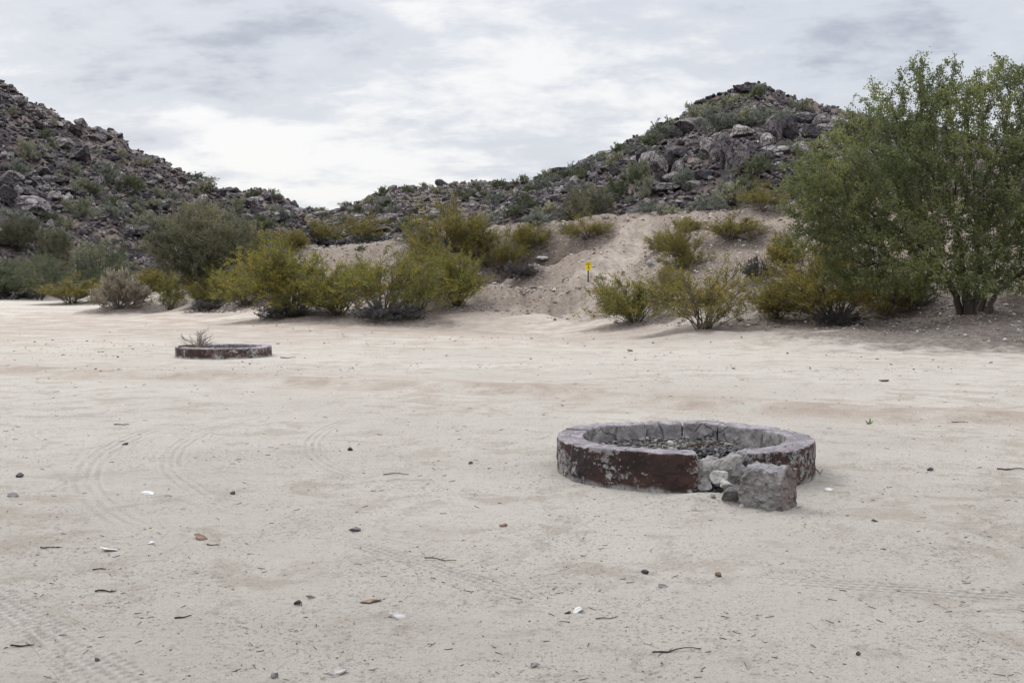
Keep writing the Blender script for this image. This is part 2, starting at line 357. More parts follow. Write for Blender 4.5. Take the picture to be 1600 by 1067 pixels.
def H(x, y, full=False):
    x = np.asarray(x, float); y = np.asarray(y, float); sh = x.shape; x = x.ravel(); y = y.ravel()
    m, b, hh = Hbase(x, y); r = np.hypot(x, y)
    hm = np.clip((hh - b + 1) / 3, 0, 1)                      # rocky hill
    bm = np.clip((m - .06) / .35, 0, 1) * np.clip((m - .05 + fbm2(x / 4, y / 4, 5, 20) * .6) / 1.0, 0, 1) * (1 - hm)             # earthen bank
    z = m + hm * (fbm2(x / 14, y / 14, 4, 5) * 1.8 + np.abs(fbm2(x / 4.5, y / 4.5, 3, 9)) * 1.5 - .5)
    z += bm * (fbm2(x / 5, y / 5, 5, 21) * .45 + fbm2(x / 1.1, y / 1.1, 3, 22) * .14 - np.abs(fbm2(x / 2.2, y / 3.5, 3, 23)) * .3 - np.abs(fbm2(x / 1.1 + fbm2(x / 6, y / 6, 2, 27) * 2, y / 7, 3, 24)) * .4)
    z += (1 - hm) * (1 - bm) * (fbm2(x / 7, y / 7, 3, 31) * .035 + fbm2(x / 1.3, y / 1.3, 4, 32) * .012)
    z += np.clip(1 - r / 40, 0, 1) * (1 - hm) * (fbm2(x / .16, y / .16, 3, 33) * .007 + np.abs(fbm2(x / .45, y / .45, 3, 35)) * .006)
    d, sg = seg_dist(x, y, RUTP); d = d + fbm2(x / 1.5, y / 1.5, 2, 41) * .35
    z += .045 * np.exp(-(d / .5) ** 2) - .05 * np.exp(-((d - .6 * sg) / .45) ** 2) * (sg > 0)
    for L in GUL:
        d, _ = seg_dist(x, y, L); z -= .45 * np.exp(-((d + fbm2(x / 2, y / 2, 2, 51) * .7) / .7) ** 2) * np.clip(m / 1.2, .05, 1)
    for px, py, R, h in MOUNDS:
        i = _md.get((px, py))
        if i is not None: z += h * np.exp(-(((x - i[0]) / R) ** 2 + ((y - i[1]) / (R)) ** 2)) * (1 + .3 * fbm2(x / .5, y / .5, 2, 61))
    nearm = (r < 16) & (y > 2)
    if nearm.any():
        xs, ys = x[nearm], y[nearm]; zz = np.zeros(xs.shape)
        for cx0, cy0, an0, ln0, dp0 in DENTS:
            u = (xs - cx0) * math.cos(an0) + (ys - cy0) * math.sin(an0); v = -(xs - cx0) * math.sin(an0) + (ys - cy0) * math.cos(an0)
            q = (u / ln0) ** 2 + (v / (ln0 * .42)) ** 2; zz += dp0 * (np.exp(-((np.sqrt(q) - 1.15) / .3) ** 2) * .35 - np.exp(-q * q * 1.2))
        z[nearm] += zz * (1 + .5 * fbm2(xs / .06, ys / .06, 2, 81))
    rp_ = np.hypot(x - PIT_C[0], y - PIT_C[1])
    z = z * (1 - np.exp(-(rp_ / 1.7) ** 4) * .9) + .012 * np.exp(-((rp_ - 1.2) / .25) ** 2) * (.6 + .8 * vn2(x * 2, y * 2, 77)) + .05 * np.exp(-((x - PIT_C[0] + .02) / .3) ** 2 - ((y - PIT_C[1] + 1.32) / .16) ** 2)
    if full: return z.reshape(sh), bm.reshape(sh), hm.reshape(sh)
    return z.reshape(sh)
_md = {}
_rd = np.random.default_rng(21); DENTS = []
for _px, _py in [(1240, 835), (1290, 845), (1060, 812), (1310, 862), (1440, 1000), (1520, 880), (990, 640), (1350, 940), (640, 985), (560, 900)] + [(float(_rd.uniform(0, 1600)), float(_rd.uniform(660, 1060))) for _ in range(70)]:
    _p = at(_px, _py, 1.0); _D = CAMZ / (CAMZ - _p[2]); DENTS.append(((_px - 800) / F * _D, _D, float(_rd.uniform(0, 3.14)), float(_rd.uniform(.06, .16)), float(_rd.uniform(.006, .018))))
def ground(px, py, t0=2.0, t1=400.0):
    """where the line of sight through a photo pixel meets the terrain"""
    D = np.exp(np.linspace(math.log(t0), math.log(t1), 1400)); P = np.array([at(px, py, 1.0)])[0]
    x = P[0] * D; z = CAMZ + (P[2] - CAMZ) * D; h = H(x, D); i = np.argmax(z < h)
    if not (z < h).any(): i = len(D) - 1
    lo, hi = D[max(i - 1, 0)], D[i]
    for _ in range(14):
        mid = (lo + hi) / 2
        if CAMZ + (P[2] - CAMZ) * mid < H(np.array([P[0] * mid]), np.array([mid]))[0]: hi = mid
        else: lo = mid
    return np.array([P[0] * hi, hi, float(H(np.array([P[0] * hi]), np.array([hi]))[0])])
for px, py, R, h in MOUNDS:
    g_ = ground(px, py); _md[(px, py)] = g_
def ground_many(pxs, pys):
    return np.array([ground(a, b) for a, b in zip(pxs, pys)])

fa = np.radians(np.linspace(-34, 34, 920)); ca_ = np.radians(np.linspace(34, 326, 150))[1:-1]
ang = np.concatenate([fa, ca_]); NA = len(ang)
def geo(a, b, st): n = int(math.ceil(math.log(b / a) / st)); return a * np.exp(np.arange(n) / n * math.log(b / a))
rr = np.concatenate([geo(.5, 2.5, .04), geo(2.5, 16, .0042), geo(16, 330, .0072), geo(330, 3500, .08), [3500.]])
NR = len(rr)
AA, RR = np.meshgrid(ang, rr); X = np.sin(AA) * RR; Y = np.cos(AA) * RR
Z, BM, HM = H(X, Y, True)
Z = np.where(RR > 900, Z * 0 + np.clip(Z, -3, 3), Z)
verts = np.stack([X, Y, Z], -1).reshape(-1, 3); verts = np.vstack([verts, [[0, 0, 0]]])
ii = np.arange(NR - 1)[:, None] * NA; jj = np.arange(NA)[None]; j2 = (jj + 1) % NA
quads = np.stack([ii + jj, ii + NA + jj, ii + NA + j2, ii + j2], -1).reshape(-1, 4)[:, ::-1]
tris = np.stack([np.full(NA, len(verts) - 1), (np.arange(NA) + 1) % NA, np.arange(NA)], -1)

# ------------------------------------------------------------------ plants: list (photo px of the base, base py, width px, height px, ...)
CREO = [
 # px, py, w, h, gold?, label
 (455, 492, 165, 112, 0, 'broad olive creosote with an open fan of dark stems, left end of the bank'),
 (385, 478, 100, 66, 0, 'low sprawling olive bush half behind the fan stemmed one'),
 (600, 494, 165, 106, 0, 'widest, densest olive bush at the bank foot, middle of the front row'),
 (528, 492, 125, 86, 0, 'low olive bush filling the gap between the fan stemmed and densest bushes'),
 (716, 478, 116, 86, 0, 'bright olive rounded bush at the right end of the bank front row'),
 (785, 428, 84, 66, 1, 'yellow green bush on the bank face with dead brush at its right foot'),
 (700, 392, 110, 80, 1, 'tall airy yellow green bush on the bank crest against the far ridge'),
 (742, 402, 70, 58, 1, 'yellowish crest bush just right of the tall airy one'),
 (662, 408, 46, 48, 1, 'small thin browning bush just below the crest, left of the tall airy bush'),
 (565, 378, 92, 48, 1, 'dark stemmed yellowish bush on the bank crest before the dark far ledges'),
 (505, 380, 64, 38, 1, 'small yellow bush on the bank crest, second from the left'),
 (458, 392, 50, 34, 1, 'small golden bush with a pale dead stem, left end of the crest'),
 (828, 387, 62, 38, 1, 'small dark based bush alone on the crest left of the pale boulder'),
 (918, 372, 74, 34, 1, 'low golden bush on the crest directly above the yellow sign'),
 (1066, 422, 78, 72, 1, 'slim golden bush on the bank face right of the footpath'),
 (1142, 374, 94, 40, 1, 'flat topped golden bush on the crest right of the footpath notch'),
 (1100, 514, 176, 112, 1, 'large golden olive bush with a cluster of black stems, right of the sign'),
 (992, 503, 124, 84, 0, 'greener low bush leaning left beside the large black stemmed bush'),
 (1305, 503, 196, 110, 1, 'large golden olive bush just left of the big green tree trunk'),
 (1232, 424, 74, 64, 1, 'sparse tall stemmed golden bush upslope of the bush beside the big tree'),
 (1190, 328, 70, 44, 1, 'golden bush at the boulder hill foot above the sandy slope'),
 (1075, 362, 44, 22, 1, 'tiny golden bush on the crest between footpath notch and flat topped bush'),
 (112, 474, 96, 42, 1, 'low golden green bush left of the straw coloured dead shrub'),
 (45, 462, 66, 40, 1, 'low dark golden bush at the far end of the sand flat'),
 (266, 484, 78, 52, 0, 'bright green compact bush right of the straw coloured shrub'),
 (330, 474, 74, 46, 0, 'olive bush below the dark feathery tree, right of the compact green bush'),
 (245, 452, 90, 34, 1, 'golden bush behind the straw coloured dead shrub'),
 (402, 440, 50, 66, 0, 'upright green gold bush at the right foot of the dark feathery tree'),
 (1040, 480, 70, 60, 1, 'golden bush between the leaning green bush and the black stemmed bush'),
 (655, 486, 96, 74, 0, 'olive bush filling the gap between the densest and the bright rounded bush'),
 (560, 462, 90, 60, 0, 'low green bush on the bank face behind the densest front bush'),
 (352, 470, 80, 60, 0, 'olive bush leaning out in front of the dark feathery tree'),
 (680, 440, 90, 60, 1, 'yellowish bush on the bank face below the tall airy one'),
 (1215, 498, 70, 56, 1, 'small golden bush between the black stemmed bush and the big tree'),
 (1385, 490, 90, 80, 1, 'golden brush in the shade left of the big tree trunk'),
 (1295, 440, 70, 60, 1, 'thin golden bush upslope below the left limbs of the big tree'),
 (1030, 392, 40, 30, 1, 'little golden tuft beside the upper footpath'),
 (1430, 360, 60, 50, 1, 'golden brush under the left limbs of the big green tree'),
]
SHRUB = [
 # px, py, w, h, style, label, category
 (186, 482, 92, 54, 'straw', 'dead straw coloured shrub with grey twigs at the edge of the sand flat', 'dead shrub'),
 (4, 466, 84, 60, 'mesquite', 'grey green shrub cut off by the left edge of the photo', 'shrub'),
 (322, 486, 52, 18, 'greytwig', 'small low grey twiggy shrub at the left foot of the bank', 'dead shrub'),
 (1182, 437, 60, 32, 'greytwig', 'dense dark grey mounded shrub on the bank left of the big tree', 'dead shrub'),
 (812, 436, 64, 28, 'greytwig', 'tangle of dead grey brush below the yellow green bush on the bank face', 'dead shrub'),
 (1310, 508, 80, 26, 'greytwig', 'grey dead twigs under the golden bush in front of the big tree', 'dead shrub'),
 (1420, 480, 90, 40, 'greytwig', 'dry grey brush at the left foot of the big tree trunk', 'dead shrub'),
 (1240, 460, 70, 26, 'greytwig', 'low grey brush on the slope between two golden bushes', 'dead shrub'),
 (1350, 450, 80, 36, 'greytwig', 'dead grey brush upslope under the left limbs of the big tree', 'dead shrub'),
 (640, 498, 60, 20, 'greytwig', 'low brown twigs at the bank foot right of the densest bush', 'dead shrub'),
 (440, 496, 90, 22, 'greytwig', 'grey dead twigs under the fan stemmed bush', 'dead shrub'),
 (598, 500, 110, 26, 'greytwig', 'brown dead brush under the densest bush of the front row', 'dead shrub'),
]
TREES = [
 # px, py, w, h, D override, mat, label
 (315, 458, 200, 150, 63, 'wisp', 'large dark feathery tree with drooping sprays at the left end of the bank'),
 (155, 442, 112, 76, 84, 'mesquite', 'rounded green tree at the far edge of the sand flat below the left hill'),
 (62, 436, 116, 46, 92, 'mesquite', 'low spreading grey green tree at the far left under the left hill'),
 (385, 405, 80, 70, 84, 'wisp', 'feathery tree right behind the large dark feathery one, towards the bank crest'),
 (30, 385, 80, 50, 108, 'wisp', 'pale green tree high on the far left at the foot of the boulder slope'),
 (88, 396, 70, 46, 106, 'wisp', 'dull green tree at the boulder slope foot, behind the low spreading tree'),
 (420, 398, 60, 40, 120, 'mesquite', 'grey green tree in the valley mouth left of the bank crest'),
 (918, 346, 112, 66, 72, 'wisp', 'broad yellow green tree behind the bank crest above the yellow sign'),
]
BASES = []
for t in CREO + SHRUB:
    BASES.append((ground(t[0], t[1]), t))
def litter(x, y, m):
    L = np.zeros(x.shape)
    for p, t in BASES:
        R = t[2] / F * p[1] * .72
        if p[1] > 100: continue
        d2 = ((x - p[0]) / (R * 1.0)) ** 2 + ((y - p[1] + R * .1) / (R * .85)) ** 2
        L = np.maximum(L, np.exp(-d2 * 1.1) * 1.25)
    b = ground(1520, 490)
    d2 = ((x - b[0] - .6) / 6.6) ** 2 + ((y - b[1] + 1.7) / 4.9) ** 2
    L = np.maximum(L, np.exp(-d2 ** 1.6) * 1.0)  # leaf litter plus the big tree's shadow, painted into the ground colour
    b = ground(1370, 450); d2 = ((x - b[0]) / 5.5) ** 2 + ((y - b[1]) / 6.5) ** 2; L = np.maximum(L, np.exp(-d2 ** 1.4) * .75)  # litter and painted shade on the slope under the tree's limbs
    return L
litter_shade = litter(X, Y, Z)
ATT = {k: np.append(v.ravel(), 0) for k, v in dict(bank=BM, hill=HM, litter=litter_shade).items()}
_d, _s = seg_dist(X, Y, RUTP)
tint = np.maximum(np.exp(-(_d / 1.1) ** 2) * .7 * (np.hypot(X, Y) < 60), .85 * np.clip((Y - 24) / 14, 0, 1) * np.clip((75 - Y) / 15, 0, 1))
for L in GUL:
    d, _ = seg_dist(X, Y, L); tint = np.maximum(tint, np.exp(-(d / .9) ** 2) * .9)
ATT['tint'] = np.append(tint.ravel(), 0)
def path_mask(x, y):
    d1, _ = seg_dist(x, y, GUL[0]); d2, _ = seg_dist(x, y, GUL[3]); d3, _ = seg_dist(x, y, GUL[4]); n_ = fbm2(x / 1.5, y / 1.5, 4, 91) * .8
    w = 1.1 + np.clip((52 - y) / 12, 0, 1) * 1.3
    return np.maximum(np.exp(-(((d1 + n_) / w) ** 4)), .8 * np.exp(-(((np.minimum(d2, d3) + n_) / 1.3) ** 4)))
ATT['path'] = np.append(path_mask(X, Y).ravel(), 0)
apron = .6 * np.clip((Y - 27) / 13, 0, 1) * np.clip((X + 10) / 5, 0, 1) * (HM < .1) * np.clip(.75 + fbm2(X / 3, Y / 3, 4, 95) * 1.2, 0, 1)
ATT['bank'] = np.maximum(ATT['bank'], np.append(apron.ravel(), 0))

# ------------------------------------------------------------------ ground material
g = G('desert_ground', .95)
big = g.noise(.22, 5, .6); mid_ = g.noise(1.3, 6, .65); fine = g.noise(11, 6, .7); grain = g.noise(150, 3, .7)
sand = g.mix(g.ramp(big, .35, .65), (0.404, 0.374, 0.327), (0.468, 0.436, 0.387))
sand = g.mix(g.math('MULTIPLY', g.ramp(mid_, .50, .75), .55), sand, (0.352, 0.309, 0.266))
sand = g.mix(g.math('MULTIPLY', g.ramp(fine, .52, .78), .5), sand, (0.310, 0.271, 0.236))
# loose dark and pale grains
vg = g.vor(70, out=0); vcol = g.n('ShaderNodeTexVoronoi'); vcol.inputs['Scale'].default_value = 70; g.l(g.co, vcol.inputs['Vector'])
sepc = g.n('ShaderNodeSeparateColor'); g.l(vcol.outputs['Color'], sepc.inputs[0])
spot = g.math('MULTIPLY', g.math('GREATER_THAN', sepc.outputs[0], .78), g.math('SUBTRACT', 1, g.ramp(vcol.outputs['Distance'], .22, .42)))
spot = g.math('MULTIPLY', spot, g.ramp(g.noise(2.1, 4, .6), .40, .60))
v2 = g.n('ShaderNodeTexVoronoi'); v2.inputs['Scale'].default_value = 27; g.l(g.co, v2.inputs['Vector'])
sp2 = g.n('ShaderNodeSeparateColor'); g.l(v2.outputs['Color'], sp2.inputs[0])
spot2 = g.math('MULTIPLY', g.math('GREATER_THAN', sp2.outputs[0], .90), g.math('SUBTRACT', 1, g.ramp(v2.outputs['Distance'], .15, .33)))
sand = g.mix(g.math('MULTIPLY', spot, .65), sand, (0.092, 0.076, 0.067))
sand = g.mix(g.math('MULTIPLY', spot2, .6), sand, (0.112, 0.083, 0.067))
sand = g.mix(g.math('MULTIPLY', g.ramp(grain, .42, .62), .45), sand, (0.282, 0.246, 0.215))
scuff = g.ramp(g.math('ADD', g.math('MULTIPLY', g.noise(1.9, 8, .72, dist=.6), .7), g.math('MULTIPLY', g.noise(.45, 4, .6), .42)), .565, .66)
sand = g.mix(g.math('MULTIPLY', scuff, .55), sand, (0.281, 0.243, 0.193))
grit = g.math('MAXIMUM', g.ramp(g.noise(38, 5, .8), .57, .61), g.ramp(g.noise(15, 7, .88), .585, .63))
grit = g.math('MULTIPLY', grit, g.math('ADD', .35, g.math('MULTIPLY', g.ramp(g.noise(1.1, 6, .7), .42, .62), .65)))
sand = g.mix(g.math('MULTIPLY', grit, .85), sand, (0.112, 0.094, 0.081))
sand = g.mix(g.math('MULTIPLY', g.ramp(g.noise(30, 5, .8), .60, .65), .5), sand, (0.521, 0.492, 0.452))
# reddish worn soil along the low rut and the gullies
sand = g.mix(g.math('MULTIPLY', g.attr('tint'), g.math('MULTIPLY', g.ramp(g.noise(.9, 7, .7), .36, .60), .75)), sand, (0.261, 0.191, 0.145))
# bank soil
bs = g.mix(g.ramp(g.noise(.35, 5, .6), .38, .62), (0.123, 0.099, 0.079), (0.190, 0.157, 0.128))
bs = g.mix(g.math('MULTIPLY', g.ramp(g.noise(1.6, 7, .75), .46, .62), .75), bs, (0.134, 0.101, 0.080))
bs = g.mix(g.math('MULTIPLY', g.ramp(g.noise(6.0, 7, .85), .53, .58), .9), bs, (0.375, 0.368, 0.355)); bs = g.mix(g.math('MULTIPLY', g.ramp(g.noise(5.1, 8, .85), .54, .60), .75), bs, (0.067, 0.052, 0.045)); bs = g.mix(g.math('MULTIPLY', g.attr('tint'), .7), bs, (0.220, 0.171, 0.132))
bs = g.mix(g.math('MULTIPLY', g.attr('path'), .72), bs, g.mix(g.ramp(g.noise(2.5, 6, .7), .4, .6), (.285, .235, .19), (.40, .35, .30)))
col = g.mix(g.attr('bank'), sand, bs)
hs = g.mix(g.ramp(g.noise(.5, 5), .4, .6), (.05, .042, .045), (.17, .13, .11))
col = g.mix(g.attr('hill'), col, hs)
litter_shade_col = g.mix(g.ramp(g.noise(6, 6, .75), .40, .62), (.065, .050, .042), (.19, .155, .132))
litter_shade_col = g.mix(g.math('MULTIPLY', g.ramp(g.noise(24, 4, .7), .6, .7), .6), litter_shade_col, (.42, .37, .33))
litter_shade_mask = g.ramp(g.math('ADD', g.attr('litter'), g.math('MULTIPLY', g.math('SUBTRACT', g.noise(1.6, 7, .7), .5), 1.3)), .28, .72)
litter_shade_mask = g.math('MULTIPLY', litter_shade_mask, g.math('SUBTRACT', 1, g.math('MULTIPLY', g.attr('hill'), .8)))
col = g.mix(g.math('MULTIPLY', litter_shade_mask, .85), col, litter_shade_col)  # brown litter colour, doubling as painted shade around the big tree
# tyre tracks: pressed ribs, as relief, finer paler dust where the tyre rolled, grooves coloured darker
P = g.pos_xy()
def gp(px, py): p = ground(px, py); return p[:2]
tracks = None; band = None
def straight(p, q, w, pitch):
    d = q - p; L = np.linalg.norm(d); d = d / L; n = np.array([-d[1], d[0]])
    s_ = g.math('ADD', g.math('MULTIPLY', g.math('SUBTRACT', P[0], float(p[0])), float(n[0])), g.math('MULTIPLY', g.math('SUBTRACT', P[1], float(p[1])), float(n[1])))
    t_ = g.math('ADD', g.math('MULTIPLY', g.math('SUBTRACT', P[0], float(p[0])), float(d[0])), g.math('MULTIPLY', g.math('SUBTRACT', P[1], float(p[1])), float(d[1])))
    m = g.math('SUBTRACT', 1, g.ramp(g.math('ABSOLUTE', s_), w * .42, w * .5))
    m = g.math('MULTIPLY', m, g.math('MULTIPLY', g.ramp(t_, -.4, .2), g.math('SUBTRACT', 1, g.ramp(t_, L, L + .5))))
    ribs = g.math('SINE', g.math('MULTIPLY', g.math('ADD', s_, g.math('MULTIPLY', g.noise(9, 2), .012)), 6.2832 / pitch))
    lug = g.math('SINE', g.math('MULTIPLY', g.math('ADD', t_, g.math('MULTIPLY', s_, .6)), 6.2832 / .055))
    return m, g.math('ADD', g.math('MULTIPLY', ribs, .8), g.math('MULTIPLY', lug, .35))
def arc(a, b, c, w, pitch):
    (ax, ay), (bx, by), (cx_, cy_) = a, b, c
    d = 2 * (ax * (by - cy_) + bx * (cy_ - ay) + cx_ * (ay - by))
    ux = ((ax**2 + ay**2) * (by - cy_) + (bx**2 + by**2) * (cy_ - ay) + (cx_**2 + cy_**2) * (ay - by)) / d
    uy = ((ax**2 + ay**2) * (cx_ - bx) + (bx**2 + by**2) * (ax - cx_) + (cx_**2 + cy_**2) * (bx - ax)) / d
    R = math.hypot(ax - ux, ay - uy)
    dx = g.math('SUBTRACT', P[0], float(ux)); dy = g.math('SUBTRACT', P[1], float(uy))
    r = g.math('SQRT', g.math('ADD', g.math('MULTIPLY', dx, dx), g.math('MULTIPLY', dy, dy)))
    s_ = g.math('SUBTRACT', r, float(R))
    m = g.math('SUBTRACT', 1, g.ramp(g.math('ABSOLUTE', s_), w * .35, w * .5))
    mid = np.array([bx - ux, by - uy]) / R; half = max(math.acos(np.clip(((p[0] - ux) * mid[0] + (p[1] - uy) * mid[1]) / R, -1, 1)) for p in (a, c))
    m = g.math('MULTIPLY', m, .85)
    cs = g.math('DIVIDE', g.math('ADD', g.math('MULTIPLY', dx, float(mid[0])), g.math('MULTIPLY', dy, float(mid[1]))), g.math('MAXIMUM', r, .01))
    m = g.math('MULTIPLY', m, g.ramp(cs, math.cos(min(half * 1.15, 3.1)), math.cos(half * .8)))
    ribs = g.math('SINE', g.math('MULTIPLY', s_, 6.2832 / pitch))
    lug = g.math('SINE', g.math('MULTIPLY', g.math('ADD', g.math('MULTIPLY', g.math('ARCTAN2', dy, dx), float(R)), s_), 6.2832 / .06))
    return m, g.math('ADD', g.math('MULTIPLY', ribs, .8), g.math('MULTIPLY', lug, .3))
TR = [straight(gp(-30, 925), gp(215, 1075), .26, .062), straight(gp(60, 1000), gp(150, 1100), .10, .05),
      straight(gp(1180, 905), gp(1560, 930), .18, .05), straight(gp(560, 850), gp(800, 925), .18, .05),
      arc(gp(330, 648), gp(150, 715), gp(165, 800), .34, .085), arc(gp(420, 648), gp(275, 700), gp(345, 785), .26, .075), arc(gp(580, 648), gp(488, 690), gp(515, 730), .24, .07)]
hsum = None; pale = None
brk = g.math('ADD', .35, g.math('MULTIPLY', g.ramp(g.noise(2.6, 5, .7), .36, .56), .65))
for m, hgt in TR:
    m = g.math('MULTIPLY', m, brk)
    v = g.math('MULTIPLY', m, hgt); hsum = v if hsum is None else g.math('ADD', hsum, v); pale = m if pale is None else g.math('MAXIMUM', pale, m)
col = g.mix(g.math('MULTIPLY', pale, .35), col, (.47, .44, .40))
col = g.mix(g.math('MULTIPLY', g.ramp(g.math('MULTIPLY', hsum, -1), .2, .8), 0.5), col, (.25, .21, .18))
g.color(col)
relief = g.math('ADD', g.math('MULTIPLY', g.noise(14, 8, .78), .05), g.math('MULTIPLY', grain, .008))
relief = g.math('ADD', relief, g.math('MULTIPLY', g.math('ADD', spot, g.math('MULTIPLY', spot2, 2)), .004))
relief = g.math('ADD', relief, g.math('MULTIPLY', hsum, .025)); relief = g.math('ADD', relief, g.math('MULTIPLY', grit, .006)); relief = g.math('ADD', relief, g.math('MULTIPLY', scuff, -.006))
relief = g.math('ADD', relief, g.math('MULTIPLY', g.math('MULTIPLY', g.noise(4.5, 6, .7), g.math('ADD', g.attr('bank'), g.math('MULTIPLY', g.attr('hill'), 2))), .16))
g.bump(relief, 1.0, 1.0)
M['ground'] = g.m
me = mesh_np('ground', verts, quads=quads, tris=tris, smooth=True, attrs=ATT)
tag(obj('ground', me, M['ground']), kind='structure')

# ------------------------------------------------------------------ rock on the hills
rng = np.random.default_rng(7)
TEMPL = [rock(100 + k, 2, 10, (1, rng.uniform(.55, 1), rng.uniform(.4, .85)), .05, .36) for k in range(10)]
TEMPS = [rock(200 + k, 1, 7, (1, rng.uniform(.7, 1), rng.uniform(.5, .8)), .04) for k in range(6)]
def hill_samples(T, FT, n, pxr, tmin=-.05, tmax=1.04, seed=0):
    r_ = np.random.default_rng(seed); px = r_.uniform(*pxr, n); a = np.arctan((px - 800) / F)
    R = np.interp(a, T[0], T[1]); Ft = foot_interp(FT, a) / np.cos(a); t = r_.uniform(tmin, tmax, n)
    r = Ft + (R - Ft) * t
    x = np.sin(a) * r; y = np.cos(a) * r; m, b, hh = Hbase(x, y)
    ok = (hh - b > -.5)
    return x[ok], y[ok], px[ok], t[ok]
P_, S_, T_ = [], [], []
for T, FT, n, pxr, s0, seed in ((LEFT, LFOOT, 17000, (-160, 560), .29, 1), (RIGHT, RFOOT, 16000, (760, 1480), .26, 2), (MID, MFOOT, 12000, (440, 1000), .38, 3)):
    x, y, px, t = hill_samples(T, FT, n, pxr, seed=seed); r_ = np.random.default_rng(seed + 50)
    s = s0 * np.exp(r_.normal(0, .45, len(x))) * (1 + .5 * fbm2(x / 9, y / 9, 2, 70)); z = H(x, y)
    P_.append(np.stack([x, y, z + s * .25], 1)); S_.append(s); T_.append(np.clip(.48 + .4 * fbm2(x / 12, y / 12, 3, 71) + r_.normal(0, .28, len(x)), 0, 1))
P_ = np.concatenate(P_); S_ = np.concatenate(S_); T_ = np.concatenate(T_)
tag(obj('loose_rubble', scatter_mesh('loose_rubble', TEMPL[:6] , P_, S_, rng, T_, squash=.9), M['rubble']), 'broken grey rock rubble covering the slopes of all the hills', 'rubble', kind='stuff')

LAND = [(1180, 140, 'the conical summit', 'R'), (1230, 205, 'the round twin boulders', 'R'), (1130, 250, 'the tall pale slabs', 'R'), (1035, 265, 'the dark jutting outcrop', 'R'),
        (1085, 195, 'the shrubby left shoulder', 'R'), (930, 262, 'the dark skyline crag', 'R'), (1035, 300, 'the whale backed boulder', 'R'), (970, 230, 'the lone skyline bush', 'R'),
        (1300, 190, 'the treetop side rocks', 'R'), (1110, 310, 'the sandy saddle', 'R'), (1190, 300, 'the hill foot golden bush', 'R'), (1240, 260, "the big tree's left limbs", 'R'), (880, 300, 'the broad yellow green tree', 'R'),
        (15, 145, 'the top left slope', 'L'), (150, 208, 'the twin skyline knobs', 'L'), (110, 200, 'the flat capstone', 'L'), (235, 260, 'the left skyline bend', 'L'), (45, 330, 'the big cracked boulder', 'L'),
        (20, 290, 'the dark left cliff', 'L'), (130, 320, 'the half way bushes', 'L'), (200, 300, 'the pale scree streak', 'L'), (315, 285, 'the shrubby skyline ledge', 'L'), (415, 305, 'the orange stained crag', 'L'),
        (300, 330, 'the dark feathery treetop', 'L'), (440, 340, 'the notch between hills', 'L'), (60, 240, 'the upper left gully', 'L'), (230, 350, 'the pale rock toe', 'L'), (10, 365, 'the lower left blocks', 'L'),
        (350, 320, 'the mid slope bushes', 'L'),
        (720, 285, 'the far ridge dome', 'M'), (625, 298, 'the far ridge point', 'M'), (520, 335, 'the far ridge end', 'M'), (820, 290, 'the far ridge saddle', 'M'), (610, 345, 'the dark far ledges', 'M'), (780, 320, 'the tall airy bush', 'M')]
used = {}
ORD = ['nearest', 'second nearest', 'third nearest', 'fourth nearest', 'fifth nearest', 'sixth nearest', 'seventh nearest', 'eighth nearest', 'ninth nearest', 'tenth nearest', 'eleventh nearest', 'twelfth nearest',
       'thirteenth nearest', 'fourteenth nearest', 'fifteenth nearest', 'sixteenth nearest', 'seventeenth nearest', 'eighteenth nearest', 'nineteenth nearest', 'twentieth nearest']
def place_labels(items, noun):
    """items: (object, px, py, look, hill letter). A label that names the look, the direction and the landmark; ordinals by distance where several share all of it"""
    groups = {}
    for o, px, py, look, hl in items:
        c = [l for l in LAND if l[3] == hl] or LAND
        l = min(c, key=lambda q: math.hypot(q[0] - px, (q[1] - py) * 1.3)); dx, dy = px - l[0], l[1] - py
        a = math.degrees(math.atan2(dy, dx)); d8 = ['to the right of', 'up and right of', 'directly above', 'up and left of', 'to the left of', 'down and left of', 'directly below', 'down and right of'][int(((a + 22.5) % 360) // 45)]
        groups.setdefault((look, d8, l[2]), []).append((math.hypot(dx, dy), o))
    for (look, d8, l), L in groups.items():
        L.sort(key=lambda q: q[0])
        for i, (_, o) in enumerate(L):
            o['label'] = f"{look} {noun} {d8} {l}" + ('' if len(L) == 1 else f", {ORD[min(i, 19)]}")

